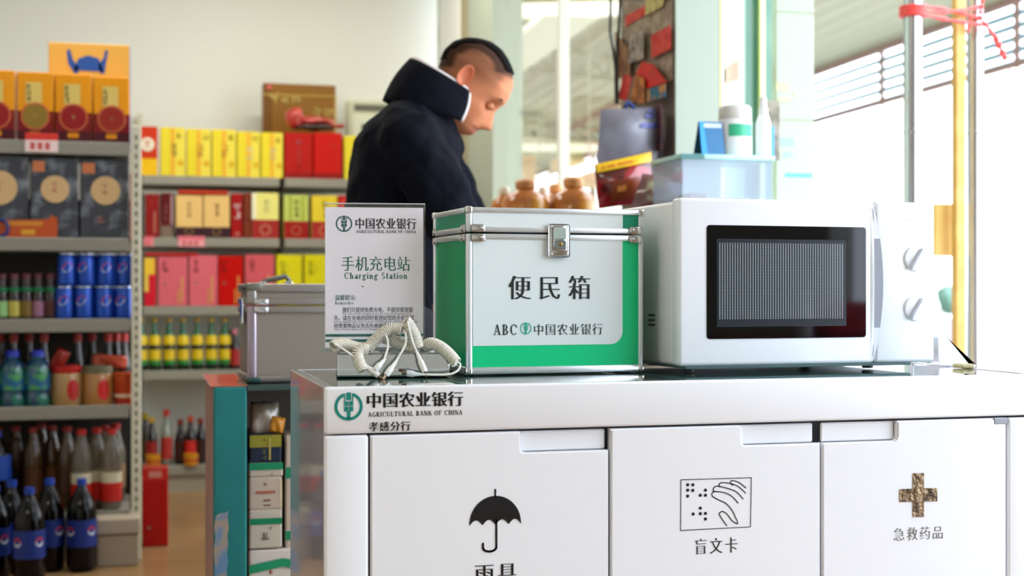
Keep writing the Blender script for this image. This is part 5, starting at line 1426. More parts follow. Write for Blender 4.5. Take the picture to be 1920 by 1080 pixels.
def cable(label, coil_px, wire_px, plug_dir=None, R=.0078, plug='metal'):
    q0 = cp(*coil_px[0])
    t = thing('charging_cable', label, 'cable', (0, 0, 0), group='coiled white charging cables')
    coil([cp(*c_) for c_ in coil_px], R, .0015, 'coil', t)
    W = [cp(*c_) for c_ in wire_px]
    sp_ = spline(W[:-1], 8)
    MB().tube(sp_, .0017, 8).obj('wire', CORDW, t, True)
    a, b = W[-2], W[-1]; d = (b - a); ln = d.length; d.normalize()
    MB().tube([a - d * .004, a, a + d * ln * .35, a + d * ln * .42, a + d * ln * .8, b], [.0018, .0026, .0034, .0046, .0048, .0042], 10).obj('plug_body', mat('f1efe8', .35, name='plug_white') if plug == 'metal' else clear_mat('clear_plug', 'f4f6f4', .05, .6), t, True, auto=True)
    MB().tube([b - d * .001, b + d * .007], .0024, 4).obj('plug_tip', mat('8c7c68', .3, .9, 'plug_metal'), t)
    return t
cable('coiled cable lying at the left end, its open coil end facing out', [(624, 650, -.012), (640, 644, -.004), (665, 651, .004), (690, 655, .006)], [(627, 645, -.02), (648, 658, -.024), (676, 678, -.024), (682, 683, -.026), (710, 705, -.03)])
cable('coiled cable arching up and over in front of the notice', [(688, 655, .0), (700, 642, .0), (718, 624, .0), (735, 616, .0), (754, 618, -.004)], [(750, 626, -.008), (747, 622, -.006), (752, 617, -.004), (760, 624, -.01), (760, 645, -.018), (748, 668, -.024), (741, 680, -.028), (724, 704, -.034)])
cable('coiled cable sloping down from the middle to the right', [(718, 632, .012), (735, 638, .012), (760, 648, .014), (786, 656, .014)], [(719, 622, -.004), (726, 635, -.01), (727, 652, -.016), (722, 668, -.022), (719, 676, -.026), (703, 694, -.03)])
cable('coiled cable standing steeply with its open end on top', [(760, 602, -.006), (768, 612, -.004), (778, 632, -.002), (783, 652, -.0)], [(764, 603, -.014), (768, 620, -.016), (774, 642, -.02), (783, 664, -.024), (797, 698, -.034)], R=.0082)
cable('coiled cable curling over the right end of the base', [(795, 650, .012), (808, 644, .004), (825, 650, -.004), (842, 664, -.012), (856, 681, -.02)], [(852, 684, -.026), (857, 679, -.024), (863, 684, -.024), (858, 695, -.03), (842, 702, -.034), (815, 703, -.036), (786, 702, -.036), (762, 700, -.036)], plug='clear')
t = thing('charging_cable', 'short coiled cable bent downwards near the left end', 'cable', (0, 0, 0), group='coiled white charging cables')
coil([cp(690, 655, -.012), cp(678, 655, -.014), (cp(670, 664, -.018)), cp(674, 680, -.022), cp(681, 695, -.026)], .0075, .0015, 'coil', t)

# ================================================================== THINGS BEHIND THE MICROWAVE
YT = 3.35
a, b = at(1283, 400, YT), at(1462, 400, YT)
zt2 = 1.165
sc2 = thing('side_stand', 'tall plain white stand hidden behind the microwave, carrying the tub', 'stand', ((a.x + b.x) / 2, YT, 0))
wS = (b.x - a.x) / 2
MB().box(-wS, wS, .0, .3, 0, zt2 - .02).obj('stand_body', WHITE, sc2)
MB().box(-wS - .01, wS + .01, -.01, .31, zt2 - .02, zt2, .003).obj('stand_top', WHITE, sc2)
# clear tub with teal rimmed lid
fx2 = lambda px: at(px, 400, YT).x
tw = thing('storage_tub', 'clear plastic storage tub with a pale teal lid', 'tub', ((a.x + b.x) / 2, YT + .03, zt2))
tz = at(1370, 298, YT).z - zt2; tlz = at(1370, 288, YT).z - zt2
TUBM = clear_mat('frosted_plastic', 'e6ecf2', .1, .18)
ww = wS * .95
mb = MB()
mb.box(-ww, ww, 0, .003, .002, tz).box(-ww, ww, .21, .213, .002, tz).box(-ww, -ww + .003, .003, .21, .002, tz).box(ww - .003, ww, .003, .21, .002, tz).box(-ww + .003, ww - .003, .003, .21, .002, .005)
mb.obj('tub_wall', TUBM, tw)
MB().box(-ww - .006, ww + .006, -.006, .219, tz, tlz, .003, 2).obj('lid', mat('b4e6e0', .25, name='teal_lid', coat=.3), tw, True, auto=True)
MB().box(-ww - .006, -ww + .06, -.0068, -.006, tz + .001, tlz - .001).obj('dark_lid_edge', mat('3f7a76', .3), tw)
for k, (u, w1, h1, c, lb) in enumerate([(-.07, .05, .08, 'c9a58c', 'tan box of supplies inside the storage tub, left'), (-.02, .045, .06, 'd47a70', 'pink red box inside the storage tub'), (.05, .06, .07, 'cfd8e2', 'pale blue box inside the storage tub, right')]):
    o = MB().box(tw.location.x + u - w1 / 2, tw.location.x + u + w1 / 2, YT + .06, YT + .14, zt2 + .006, zt2 + .006 + h1, .003).obj('supply_box', mat(c, .5)); tag(o, lb, 'box')
ztl = zt2 + tlz
def T(px): return at(px, 290, YT + .08).x
yT = YT + .09
def hT(py, px): return at(px, py, yT).z - ztl
# white jar with green label
rj = (T(1411) - T(1352)) / 2
hj = hT(200, 1380)
jt = lathe_thing('pill_jar', 'white jar with a green label and ribbed cream cap', 'jar', None, T(1381), yT, ztl, [('jar_body', [(rj * .92, 0), (rj, .005), (rj, hj * .68), (rj * .93, hj * .74)], mat('f4f5f5', .3)), ('cap', [(rj * .96, hj * .73), (rj * .98, hj * .75), (rj * .95, hj * .95), (rj * .85, hj), (0, hj)], mat('d8d6cb', .4))], 28)
mb = MB(); R = rj + .0008
K_ = 12
for i in range(K_):
    a0 = -.8 + 1.6 * i / K_; a1 = -.8 + 1.6 * (i + 1) / K_
    mb.poly([(sin(a0) * R, -cos(a0) * R, hj * .38), (sin(a1) * R, -cos(a1) * R, hj * .38), (sin(a1) * R, -cos(a1) * R, hj * .62), (sin(a0) * R, -cos(a0) * R, hj * .62)])
mb.obj('green_label', mat('3db887', .4), jt, True)
# spray bottle
rs_ = (T(1441) - T(1415)) / 2; hs = hT(184, 1428)
lathe_thing('spray_bottle', 'slim white spray bottle standing right of the white jar', 'bottle', None, T(1428), yT - .02, ztl, [('bottle_body', [(rs_ * .9, 0), (rs_, .004), (rs_, hs * .55), (rs_ * .75, hs * .66), (rs_ * .6, hs * .7)], mat('fbfbfb', .3)), ('cap', [(rs_ * .6, hs * .7), (rs_ * .6, hs * .8), (rs_ * .45, hs * .83), (rs_ * .42, hs * .98), (rs_ * .3, hs), (0, hs)], mat('f0f1f3', .3))], 24)
# blue desk calendar
cb = thing('blue_calendar', 'small blue desk card standing left of the white jar', 'card', (T(1330), yT - .04, ztl))
x0_, x1_ = T(1308) - T(1330), T(1351) - T(1330); hc = hT(230, 1330)
mb = MB(); mb.poly([(x0_, 0, 0), (x1_, 0, 0), (x1_ - .0, .02, hc), (x0_ - .0, .02, hc)], .002).obj('front_card', mat('0e6a9c', .3), cb)
mb = MB(); mb.poly([(x0_, .06, 0), (x1_, .06, 0), (x1_, .024, hc), (x0_, .024, hc)], .002).obj('back_card', mat('1b4a5c', .4), cb)
mb = MB(); mb.poly([(x0_, -.001, 0), (x0_ + .016, -.001, 0), (x0_ + .012, .019, hc), (x0_, .019, hc)], .0005).obj('bright_stripe', mat('1c9ae8', .3), cb)
mb = MB(); mb.poly([(x0_ + .004, .0155, hc * .82), (x1_ - .003, .0155, hc * .82), (x1_ - .003, .0185, hc * .95), (x0_ + .004, .0185, hc * .95)], .0005).obj('white_print', mat('c9d8e4', .4), cb)
# brown folder behind the spray bottle
mb = MB(); yk = yT + .06
o = MB().box(at(1436, 290, yk).x, at(1463, 290, yk).x, yk, yk + .02, ztl + .001, at(1450, 188, yk).z, .002).obj('brown_folder', mat('a39b88', .6, noise=(20, '7f7866', .45, .6))); tag(o, 'grey brown folder standing behind the spray bottle', 'folder')
o = MB().box(at(1441, 290, yk - .03).x, at(1452, 290, yk - .03).x, yk - .03, yk - .015, ztl + .001, at(1446, 236, yk - .03).z, .002).obj('blue_packet', mat('2f9fe0', .4)); tag(o, 'narrow bright blue packet between spray bottle and folder', 'packet')

# ---- bags and pouch hanging beside the pier
def bag(name, label, quad, y, m, th=.02, wr=.01, label_parts=()):
    mb = MB(); N = 14
    P = [at(px, py, y) for px, py in quad]     # bl, br, tr, tl
    t = thing(name, label, 'bag', (0, 0, 0))
    from mathutils import noise
    def S(u, v): return (P[0].lerp(P[1], u)).lerp(P[3].lerp(P[2], u), v)
    for side in (-1, 1):
        G = [[mb.bm.verts.new(S(i / N, j / N) + Vector((0, side * th * (sin(pi * i / N) * sin(pi * min(1, j / N * 1.0 + .0)) + .02) + wr * noise.noise(S(i / N, j / N) * 9 + Vector((side, 0, 0))), 0))) for i in range(N + 1)] for j in range(N + 1)]
        for j in range(N):
            for i in range(N): mb.bm.faces.new((G[j][i], G[j][i + 1], G[j + 1][i + 1], G[j + 1][i]))
        if side == -1: F_ = G
    mb.obj('bag_body', m, t, True)
    for nm, u0, u1, v0, v1, c in label_parts:
        q = MB(); M2 = 6
        G = [[q.bm.verts.new(S(u0 + (u1 - u0) * i / M2, v0 + (v1 - v0) * j / M2) + Vector((0, -th * sin(pi * (u0 + (u1 - u0) * i / M2)) * sin(pi * (v0 + (v1 - v0) * j / M2)) - th * .02 - wr * .5 - .003, 0))) for i in range(M2 + 1)] for j in range(M2 + 1)]
        for j in range(M2):
            for i in range(M2): q.bm.faces.new((G[j][i], G[j][i + 1], G[j + 1][i + 1], G[j + 1][i]))
        q.obj(nm, mat(c, .35), t, True)
    return t
YG = 3.95
yb_ = 4.0
bag('plastic_bag', 'hanging grey plastic bag with blue writing beside the pier', [(1119, 306), (1232, 306), (1240, 200), (1127, 206)], 4.0, mat('77727a', .3, name='grey_film', coat=.2, noise=(7, '8c8e98', .45, .65)), .025, .012,
    [('blue_writing', .7, .88, .8, .87, '4a5090'), ('blue_writing', .62, .92, .62, .7, '4f5698'), ('blue_writing', .74, .86, .9, .95, '4a5090')])
bag('plastic_bag', 'back flap of grey plastic bag hanging at the right', [(1190, 330), (1252, 330), (1240, 200), (1215, 205)], 4.04, mat('857f80', .3, name='grey_film_back', coat=.2), .006, .006)
pt = bag('snack_pouch', 'red snack pouch with a yellow band below the grey bag', [(1122, 392), (1222, 378), (1222, 284), (1114, 308)], 3.9, mat('a01018', .18, name='red_foil', coat=.6, noise=(14, '5c1a10', .5, .6), bump=(14, .4)), .04, .004,
    [('yellow_band', .02, .98, .8, .99, 'f2c21c'), ('gold_print', .1, .7, .84, .92, 'd8861c'), ('food_picture', .2, .7, .12, .55, '8a3a14'), ('highlight_piece', .3, .45, .3, .42, 'e0903c')])
bag('clear_packet', 'clear cellophane pack with a dark red tray beside the tub', [(1180, 396), (1284, 396), (1272, 335), (1205, 325)], 3.8, mat('6e4038', .1, name='cellophane', coat=1, noise=(16, 'a8a078', .5, .6), bump=(16, .8)), .03, .01)
bag('red_packet', 'red packet peeping out left of the storage tub', [(1256, 340), (1282, 345), (1282, 316), (1256, 330)], 3.75, mat('c02018', .4), .006, .002)
o = MB().tube([at(1172, 203, 4.0), at(1176, 190, 4.0), at(1183, 196, 4.0), at(1190, 204, 4.0)], .006, 8).obj('bag_clip', mat('1c3c7c', .4), None, True); tag(o, 'dark blue clip holding the top of the grey bag', 'clip')
bk = atx(1200, 200, SX)
rk = thing('wire_rack', 'dark wire rack under the snack pouch beside the pier', 'rack', (at(1200, 400, 3.95).x, 3.72, 0))
MB().box(-.3, .17, 0, .3, 1.17, 1.18, .002).obj('tray', mat('3a3c3c', .5), rk)
for xx in (-.29, .16):
    for yy in (.01, .29): MB().box(xx - .008, xx + .008, yy - .008, yy + .008, 0, 1.17).obj('leg', mat('3a3c3c', .5), rk)

# ---- amber jugs by the window
AMBER = mat('b4682a', .12, name='amber_jug', coat=.4, noise=(9, 'd89a3a', .45, .62))
LT = mat('e9d9c0', .4, name='cream_lid')
yr = 4.75
rkx = at(1030, 400, yr).x
t = thing('jug_stand', 'low stand by the window carrying the amber jugs', 'stand', (rkx, yr, 0))
jz = at(1030, 412, yr).z
MB().box(-.33, .17, -.12, .32, jz - .03, jz, .004).obj('stand_top', mat('c9b48c', .5), t)
for xx in (-.31, .15):
    for yy in (-.1, .3): MB().box(xx - .015, xx + .015, yy - .015, yy + .015, 0, jz - .03).obj('leg', mat('a89468', .5), t)
def jug(px, dy, top, r, lab, lidc='c98a54'):
    y = yr + dy; h = at(px, top, y).z - jz
    tt = lathe_thing('amber_jug', lab, 'jug', 'amber jugs by the side window', at(px, 400, y).x, y, jz, [('jug_body', [(r * .8, 0), (r, .01), (r, h * .42), (r * .85, h * .58), (r * .4, h * .72), (r * .3, h * .78)], AMBER), ('jug_cap', [(r * .38, h * .76), (r * .42, h * .8), (r * .42, h * .94), (r * .3, h), (0, h)], mat(lidc, .4))], 24)
    return tt
jug(985, .0, 337, .085, 'wide amber jug nearest the man with a brown cap')
jug(1075, -.02, 332, .085, 'wide amber jug nearest the snack pouch with an orange cap', 'e0a064')
jug(1042, .2, 345, .06, 'smaller amber jug between and behind the two wide ones', 'e2a468')
jug(945, .16, 350, .05, 'small amber jug with a white cap beside the man', 'e0d8c8')
jug(1018, .12, 350, .04, 'small jug with a white cap behind the wide jugs', 'ece4d8')

# ================================================================== THE MAN
ZM = 3.58
ang = -YAW - RD(3)
mp = atd(800, 540, ZM)
man = thing('person', 'man in a dark quilted jacket leaning forward and looking down', 'person', (mp.x, mp.y, 0), ang)
S = ZM / FPX
def mx_(px, py, y=0): return Vector(((px - 800) * S, y, 1 + (540 - py) * S))
from mathutils import noise as mnoise

def loft(rows, n=24):
    """rows of (centre, axis_u, axis_v, ru, rv)"""
    mb = MB()
    R = [[c + u * (ru * cos(2 * pi * i / n)) + v * (rv * sin(2 * pi * i / n)) for i in range(n)] for c, u, v, ru, rv in rows]
    mb.rings(R)
    return mb
Yv = Vector((0, 1, 0))
def limb(mb, pts, n=14):
    P = [Vector(p_) for p_, _ in pts]; rr = [r for _, r in pts]
    PP, RR = [], []
    for i in range(len(P) - 1):
        for k in range(5): PP.append(P[i].lerp(P[i + 1], k / 5)); RR.append(rr[i] + (rr[i + 1] - rr[i]) * k / 5)
    PP.append(P[-1]); RR.append(rr[-1])
    # rounded caps
    d0 = (PP[0] - PP[1]).normalized(); d1 = (PP[-1] - PP[-2]).normalized()
    PP = [PP[0] + d0 * RR[0] * .9] + PP + [PP[-1] + d1 * RR[-1] * .9]; RR = [RR[0] * .3] + RR + [RR[-1] * .3]
    mb.tube(PP, RR, n)
def vox(mb, name, m, parent, size, sm=6, it=None):
    o = mb.obj(name, m, parent, True)
    md = o.modifiers.new('remesh', 'REMESH'); md.mode = 'VOXEL'; md.voxel_size = size; md.use_smooth_shade = True
    md = o.modifiers.new('smooth', 'SMOOTH'); md.factor = .6; md.iterations = sm
    return o
# body: head, neck, core, arms with hands, legs : one continuous surface
U = Vector((sin(RD(36)), 0, cos(RD(36)))); FW = Vector((cos(RD(36)), 0, -sin(RD(36))))
HC = mx_(884, 152)
def head_mesh(mb, hair=False):
    K = 46; n = 56; rows = []
    def tab(T, t):
        for (a, va), (b, vb) in zip(T, T[1:]):
            if a <= t <= b:
                f = (t - a) / (b - a); f = f * f * (3 - 2 * f) * .5 + f * .5
                return va + (vb - va) * f
        return T[-1][1]
    front = [(-.132, .035), (-.126, .066), (-.112, .084), (-.104, .089), (-.098, .086), (-.09, .092), (-.083, .089), (-.07, .086), (-.045, .086), (-.03, .086), (-.018, .092), (0, .104), (.02, .105), (.05, .097), (.075, .079), (.095, .05), (.108, .012)]
    back = [(-.132, .0), (-.11, .02), (-.08, .05), (-.05, .07), (-.02, .09), (.02, .1), (.05, .095), (.075, .077), (.095, .05), (.108, .012)]
    width = [(-.132, .018), (-.12, .036), (-.1, .052), (-.07, .063), (-.04, .07), (-.01, .074), (.03, .078), (.06, .073), (.08, .06), (.098, .036), (.108, .01)]
    for k in range(K + 1):
        t = -.132 + .24 * k / K
        f, b, w_ = tab(front, t), tab(back, t), tab(width, t)
        row = []
        for i in range(n):
            a = 2 * pi * i / n; ca, sa = cos(a), sin(a)
            ex = .82 if t < .03 else 1.0
            x = (f if ca > 0 else b) * (abs(ca) ** ex) * (1 if ca > 0 else -1); y = w_ * (abs(sa) ** .92) * (1 if sa > 0 else -1)
            # nose
            ay = abs(y)
            if ca > 0:
                nz = 0
                if -.088 < t < -.012:
                    s = (t + .012) / -.06; s = min(max(s, 0), 1.0)
                    fall = 1 if t > -.076 else max(0, 1 - (-.076 - t) / .012)
                    nz = (.007 + .026 * s ** 1.3) * fall; wn = .007 + .009 * s
                    x += nz * math.exp(-(y / wn) ** 2)
                # eye sockets, brow
                x -= .013 * math.exp(-((ay - .032) / .014) ** 2) * math.exp(-((t + .026) / .012) ** 2)
                x += .004 * math.exp(-((ay - .03) / .02) ** 2) * math.exp(-((t - .002) / .01) ** 2)
                # cheek, lips
                x += .006 * math.exp(-((ay - .045) / .018) ** 2) * math.exp(-((t + .055) / .02) ** 2)
                x -= .007 * math.exp(-(ay / .022) ** 2) * math.exp(-((t + .0975) / .003) ** 2)
            row.append(HC + FW * x + Yv * y + U * t)
        rows.append(row)
    mb.rings(rows)
bm_ = MB(); head_mesh(bm_)
nb = mx_(808, 222)
limb(bm_, [(nb, .066), (mx_(840, 190), .060), (HC - U * .03 - FW * .02, .055)])
core = [(mx_(738, 590), .13, .15), (mx_(735, 500), .12, .14), (mx_(742, 420), .12, .15), (mx_(752, 340), .125, .165), (mx_(778, 275), .115, .175), (mx_(795, 235), .08, .12)]
bm_.rings([[c_ + Vector((cos(2 * pi * i / 20) * a, sin(2 * pi * i / 20) * b, 0)) for i in range(20)] for c_, a, b in core])
HANDZ = zs + .018
arms = {}
for sgn in (-1, 1):
    sh = mx_(782, 268, sgn * .19)
    el = mx_(868, 425, sgn * .235) if sgn < 0 else mx_(860, 430, sgn * .235)
    hx = .235
    wr = Vector((.27, sgn * .15, .88)) if sgn < 0 else Vector((.28, sgn * .1, .9))
    arms[sgn] = (sh, el, wr)
    limb(bm_, [(sh, .055), (el, .043), (wr, .029)])
    # hand: palm + five fingers
    d = Vector((.75, 0, -.25)).normalized(); pc = wr + d * .055
    limb(bm_, [(wr, .028), (pc, .034), (wr + d * .085, .032)])
    for k in range(4):
        base = wr + d * .085 + Yv * (-.027 + .018 * k); L_ = [.062, .07, .066, .052][k if sgn > 0 else 3 - k]
        limb(bm_, [(base, .0095), (base + Vector((L_ * .5, 0, -.012)), .009), (base + Vector((L_ * .85, 0, -.034)), .0075)], 8)
    tb_ = wr + d * .03 - Yv * sgn * .026
    limb(bm_, [(tb_, .012), (tb_ + Vector((.03, -sgn * .02, -.01)), .0105), (tb_ + Vector((.055, -sgn * .024, -.022)), .009)], 8)
hip = mx_(738, 600)
for sgn in (-1, 1):
    h0_ = Vector((hip.x, sgn * .095, .93))
    kn_ = Vector((hip.x + .04, sgn * .11, .5)); an = Vector((hip.x - .02, sgn * .12, .09))
    limb(bm_, [(h0_, .09), (kn_, .058), (an, .042)])
    limb(bm_, [(an, .04), (an + Vector((.06, 0, -.045)), .036), (an + Vector((.15, 0, -.06)), .028)])
SKIN = bpy.data.materials.new('skin'); SKIN.use_nodes = True; nt = SKIN.node_tree; b_ = nt.nodes['Principled BSDF']
tc = nt.nodes.new('ShaderNodeTexCoord')
def dotn(vec, off):
    s = nt.nodes.new('ShaderNodeVectorMath'); s.operation = 'SUBTRACT'; nt.links.new(tc.outputs['Object'], s.inputs[0]); s.inputs[1].default_value = off
    d = nt.nodes.new('ShaderNodeVectorMath'); d.operation = 'DOT_PRODUCT'; nt.links.new(s.outputs[0], d.inputs[0]); d.inputs[1].default_value = vec
    return d.outputs['Value']
uu = dotn(tuple(U), tuple(HC)); ff = dotn(tuple(FW), tuple(HC))
def sstep(v, a, b):
    n = nt.nodes.new('ShaderNodeMapRange'); n.interpolation_type = 'SMOOTHSTEP'; n.inputs[1].default_value = a; n.inputs[2].default_value = b
    nt.links.new(v, n.inputs[0]); return n.outputs[0]
# cropped scalp: above a slanting line, behind the temple
ln1 = M_('ADD', uu, M_('MULTIPLY', ff, -.35))
scalp = M_('MULTIPLY', sstep(ln1, -.035, .03), sstep(ff, .083, .062))
scalp = M_('MULTIPLY', scalp, sstep(ff, .1, .0)) if False else scalp
nbk = sstep(ff, -.0, -.07); ayy = M_('ABSOLUTE', dotn((0, 1, 0), (0, 0, 0))); dark_top = M_('MULTIPLY', sstep(ayy, .081, .062), sstep(M_('ADD', uu, M_('MULTIPLY', ff, -.55)), -.0, .03))
fade = M_('MAXIMUM', M_('MULTIPLY', M_('MAXIMUM', scalp, M_('MULTIPLY', nbk, sstep(uu, -.09, -.03))), .6), M_('MULTIPLY', M_('MAXIMUM', dark_top, M_('MULTIPLY', M_('MULTIPLY', sstep(M_('ADD', uu, M_('MULTIPLY', ff, -.3)), .02, .075), sstep(ff, .085, .07)), .8)), .96))
mx = nt.nodes.new('ShaderNodeMix'); mx.data_type = 'RGBA'; mx.inputs[6].default_value = (*lin('d88c64'), 1); mx.inputs[7].default_value = (*lin('2c1a0e'), 1)
nt.links.new(fade, mx.inputs[0])
lip = M_('MULTIPLY', sstep(ff, .068, .082), M_('MULTIPLY', sstep(uu, -.116, -.108), sstep(uu, -.086, -.092)))
mx2 = nt.nodes.new('ShaderNodeMix'); mx2.data_type = 'RGBA'; nt.links.new(mx.outputs[2], mx2.inputs[6]); mx2.inputs[7].default_value = (*lin('b0605a'), 1)
nt.links.new(M_('MULTIPLY', lip, .7), mx2.inputs[0])
nt.links.new(mx2.outputs[2], b_.inputs['Base Color']); b_.inputs['Roughness'].default_value = .75; b_.inputs['Specular IOR Level'].default_value = .2
b_.inputs['Subsurface Weight'].default_value = .15; b_.inputs['Subsurface Radius'].default_value = (.01, .004, .002); b_.inputs['Subsurface Scale'].default_value = .5
body = vox(bm_, 'body', SKIN, man, .0042, 3)
# ears
for sgn in (-1, 1):
    e0 = mx_(879, 154); e0.y = sgn * .077
    mb = MB(); n = 18; rows = []
    def ept(a, k):      # k: 0 root .. 1 rim
        r_ = .5 + .5 * k
        lx = (.017 * cos(a) * r_); lz = (.029 * sin(a) * r_) * (1.05 if sin(a) > 0 else .85)
        return e0 + FW * (lx - .003) + U * lz
    R0 = [ept(2 * pi * i / n, .9) + Yv * sgn * -.006 for i in range(n)]
    R1 = [ept(2 * pi * i / n, 1.15) + Yv * sgn * (.012 - .006 * cos(2 * pi * i / n)) for i in range(n)]
    R2 = [ept(2 * pi * i / n, 1.0) + Yv * sgn * (.015 - .007 * cos(2 * pi * i / n)) for i in range(n)]
    R3 = [ept(2 * pi * i / n, .55) + Yv * sgn * (.009 - .006 * cos(2 * pi * i / n)) for i in range(n)]
    R4 = [ept(2 * pi * i / n, .1) + FW * .003 + Yv * sgn * .003 for i in range(n)]
    mb.rings([R0, R1, R2, R3, R4])
    o = mb.obj('ear', mat('d87c58', .5, sss=.1, name='ear_skin'), man, True)
    s_ = o.modifiers.new('sub', 'SUBSURF'); s_.levels = 1; s_.render_levels = 1
    # eye: lowered lid with lashes, brow
    ec = HC + FW * .083 + U * -.027 + Yv * sgn * .031
    mb = MB(); mb.ball(ec - FW * .0022, .0104, 3); mb.obj('eyelid', mat('cd825c', .5, name='eyelid_skin'), man, True)
    mb = MB(); mb.tube([ec + FW * .0112 * cos(a_) * cos(.5) + Yv * sgn * .0125 * sin(a_) - U * .0045 for a_ in [x_ * .22 - .9 for x_ in range(9)]], [.0006, .0012, .0015, .0017, .0017, .0017, .0015, .0012, .0006], 6).obj('lash_line', INKB, man)
    mb = MB(); bc = HC + FW * .0985 + U * .002 + Yv * sgn * .03
    mb.tube([HC + FW * (.1045 - .33 * abs(yy_) ** 1.15) + U * (.0 + .003 * (1 - ((yy_ - .03) / .02) ** 2)) + Yv * sgn * yy_ for yy_ in [.012 + .005 * k for k in range(9)]], [.0012, .002, .0026, .0028, .0028, .0026, .0022, .0016, .0008], 6).obj('eyebrow', mat('2b201a', .8, name='brow_hair'), man)
# hair cap
mb = MB(); head_mesh(mb)
bm2 = mb.bm
for v in bm2.verts:
    d = v.co - HC; v.co = HC + d * 1.02 + U * .001
dele = []
for v in bm2.verts:
    d = v.co - HC; u_, f_ = d.dot(U), d.dot(FW); y_ = abs(d.y)
    # hair keeps to the crown: limit falls towards the back
    lim = .02 - .3 * max(0, -f_) + (.0 if f_ < .02 else (f_ - .02) * .85)
    wl = .057 + .004 * mnoise.noise(v.co * 50)
    if u_ < lim + .003 * mnoise.noise(v.co * 60) or f_ > .096 or y_ > wl: dele.append(v)
bmesh.ops.delete(bm2, geom=dele, context='VERTS')
o = mb.obj('hair', mat('080606', .9, name='black_hair', bump=(220, .5), spec=.15), man, True)
s_ = o.modifiers.new('smooth', 'SMOOTH'); s_.factor = .6; s_.iterations = 7
s_ = o.modifiers.new('sol', 'SOLIDIFY'); s_.thickness = .003; s_.offset = 0

# jacket
NAVY = bpy.data.materials.new('navy_quilt'); NAVY.use_nodes = True; nt = NAVY.node_tree; b_ = nt.nodes['Principled BSDF']
b_.inputs['Base Color'].default_value = (*lin('070a15'), 1); b_.inputs['Roughness'].default_value = .9
b_.inputs['Specular IOR Level'].default_value = .15
tc = nt.nodes.new('ShaderNodeTexCoord'); hs_ = []
for rot in (RD(40), RD(-40)):
    mp_ = nt.nodes.new('ShaderNodeMapping'); mp_.inputs['Rotation'].default_value = (0, rot, 0); nt.links.new(tc.outputs['Object'], mp_.inputs[0])
    wv = nt.nodes.new('ShaderNodeTexWave'); wv.inputs['Scale'].default_value = 5.2; wv.bands_direction = 'X'; wv.inputs['Distortion'].default_value = .6; nt.links.new(mp_.outputs[0], wv.inputs[0]); hs_.append(wv.outputs['Fac'])
hg = M_('POWER', M_('MINIMUM', hs_[0], hs_[1]), .4)
bp = nt.nodes.new('ShaderNodeBump'); bp.inputs['Strength'].default_value = .22; bp.inputs['Distance'].default_value = .008; nt.links.new(hg, bp.inputs['Height']); nt.links.new(bp.outputs[0], b_.inputs['Normal'])
jk = MB()
trs = [(738, 640, 92, .2), (736, 560, 94, .2), (735, 470, 92, .2), (738, 400, 92, .21), (748, 340, 95, .22), (764, 290, 100, .225), (780, 250, 90, .21), (790, 222, 72, .17), (800, 200, 56, .12), (812, 184, 44, .08)]
R = []
for px, py, a, b in trs:
    c_ = mx_(px, py); tl = Vector((cos(RD(14)), 0, -sin(RD(14)))) if py < 330 else Vector((1, 0, 0))
    R.append([c_ + tl * (a * S * cos(2 * pi * i / 28)) + Yv * (b * sin(2 * pi * i / 28)) for i in range(28)])
jk.rings(R)
for sgn in (-1, 1):
    sh, el, wr = arms[sgn]
    m1 = sh.lerp(el, .5) + Vector((.005, sgn * .01, 0))
    limb(jk, [(sh + Vector((-.01, -sgn * .02, .0)), .085), (m1, .078), (el, .070), (el.lerp(wr, .5), .056), (wr - (wr - el).normalized() * .02, .045)], 20)
jo = vox(jk, 'jacket', NAVY, man, .0085, 4)
# fabric creases
tx = bpy.data.textures.new('creases', 'CLOUDS'); tx.noise_scale = .07
dm = jo.modifiers.new('creases', 'DISPLACE'); dm.texture = tx; dm.strength = .022; dm.mid_level = .5
# collar band, open at the throat
NC = 40; cr0, cr1 = [], []; a0 = RD(42)
def coll(th_, k):
    # k 0 bottom .. 1 top
    cb_ = mx_(806, 216); ct_ = mx_(836, 150)
    db = Vector((.94, 0, -.28)).normalized(); dt_ = Vector((.86, 0, -.52)).normalized()
    rb_, rt_ = 88 * S, 73 * S; wb, wt = .125, .092
    B_ = cb_ + db * (rb_ * cos(th_)) + Yv * (wb * sin(th_)); T_ = ct_ + dt_ * (rt_ * cos(th_)) + Yv * (wt * sin(th_))
    m = B_.lerp(T_, k); o_ = (m - cb_.lerp(ct_, k)); o_.normalize()
    return m + o_ * .008 * sin(pi * k)
mb = MB(); G = []
ths = [a0 + (2 * pi - 2 * a0) * i / NC for i in range(NC + 1)]
for k in range(9): G.append([mb.bm.verts.new(coll(t_, k / 8)) for t_ in ths])
for k in range(8):
    for i in range(NC): mb.bm.faces.new((G[k][i], G[k][i + 1], G[k + 1][i + 1], G[k + 1][i]))
o = mb.obj('collar', NAVY, man, True); s_ = o.modifiers.new('sol', 'SOLIDIFY'); s_.thickness = .014; s_.offset = 0
pp = [coll(ths[0], k / 8) for k in range(0, 9)] + [coll(t_, 1) for t_ in ths[1:]] + [coll(ths[-1], k / 8) for k in range(7, -1, -1)]
MB().tube(pp, .0078, 8).obj('collar_piping', mat('e6dbd6', .6, name='piping'), man, True)
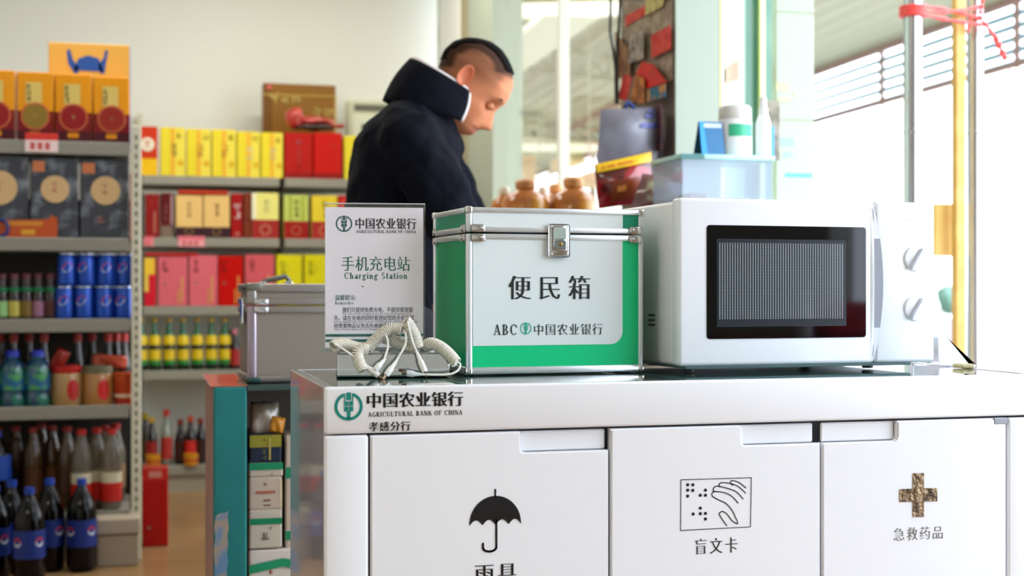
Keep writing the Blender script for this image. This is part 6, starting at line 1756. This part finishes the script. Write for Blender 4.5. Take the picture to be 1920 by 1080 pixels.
# trousers and shoes
tr = MB()
for sgn in (-1, 1):
    h0_ = Vector((hip.x, sgn * .09, .93)); kn_ = Vector((hip.x + .04, sgn * .11, .5)); an = Vector((hip.x - .02, sgn * .12, .1))
    limb(tr, [(h0_, .115), (kn_, .08), (an, .062)], 18)
vox(tr, 'trousers', mat('25262c', .8, name='dark_trousers'), man, .011, 4)
for sgn in (-1, 1):
    an = Vector((hip.x - .02, sgn * .12, .05)); mb = MB()
    mb.rings([[an + Vector((x_, w_ * cos(2 * pi * i / 16), h_ * (.5 + .5 * sin(2 * pi * i / 16)) - .05)) for i in range(16)] for x_, w_, h_ in ((-.08, .02, .05), (-.07, .04, .1), (.0, .046, .11), (.08, .05, .085), (.15, .048, .06), (.19, .03, .045), (.2, .01, .03))])
    mb.obj('shoe', mat('1a1816', .4), man, True)

# ================================================================== behind the camera, mirrored in the microwave window
def mirrored(px, py, d):
    v = atd(px, py, d); return v - FM.n * (2 * (v - FM.p).dot(FM.n))
bq = mirrored(1505, 634, 4.6); rq = mirrored(1590, 634, 4.7)
tzz = bq.z
tb2 = thing('side_table', 'red brown table mirrored low in the microwave window', 'table', ((bq.x + rq.x) / 2, bq.y - .1, 0))
MB().box(-.4, .4, -.3, .3, tzz - .03, tzz, .004).obj('tabletop', mat('8a4238', .5, name='red_brown_table'), tb2)
for xx in (-.37, .37):
    for yy in (-.27, .27): MB().box(xx - .02, xx + .02, yy - .02, yy + .02, 0, tzz - .03).obj('leg', mat('8a4238', .5, name='red_brown_table'), tb2)
lathe_thing('white_bottle', 'tall white bottle mirrored in the microwave window', 'bottle', None, bq.x, bq.y, tzz, [('bottle_body', [(.028, 0), (.03, .01), (.03, .1), (.02, .115)], mat('fbfbfb', .3)), ('cap', [(.022, .113), (.022, .16), (0, .16)], mat('f4f4f4', .3))], 24)
o = MB().box(rq.x - .09, rq.x + .09, rq.y - .12, rq.y + .02, tzz + .001, tzz + .12, .02, 3).obj('red_bag', mat('d81410', .5)); tag(o, 'bright red bag mirrored at the right of the microwave window', 'bag')
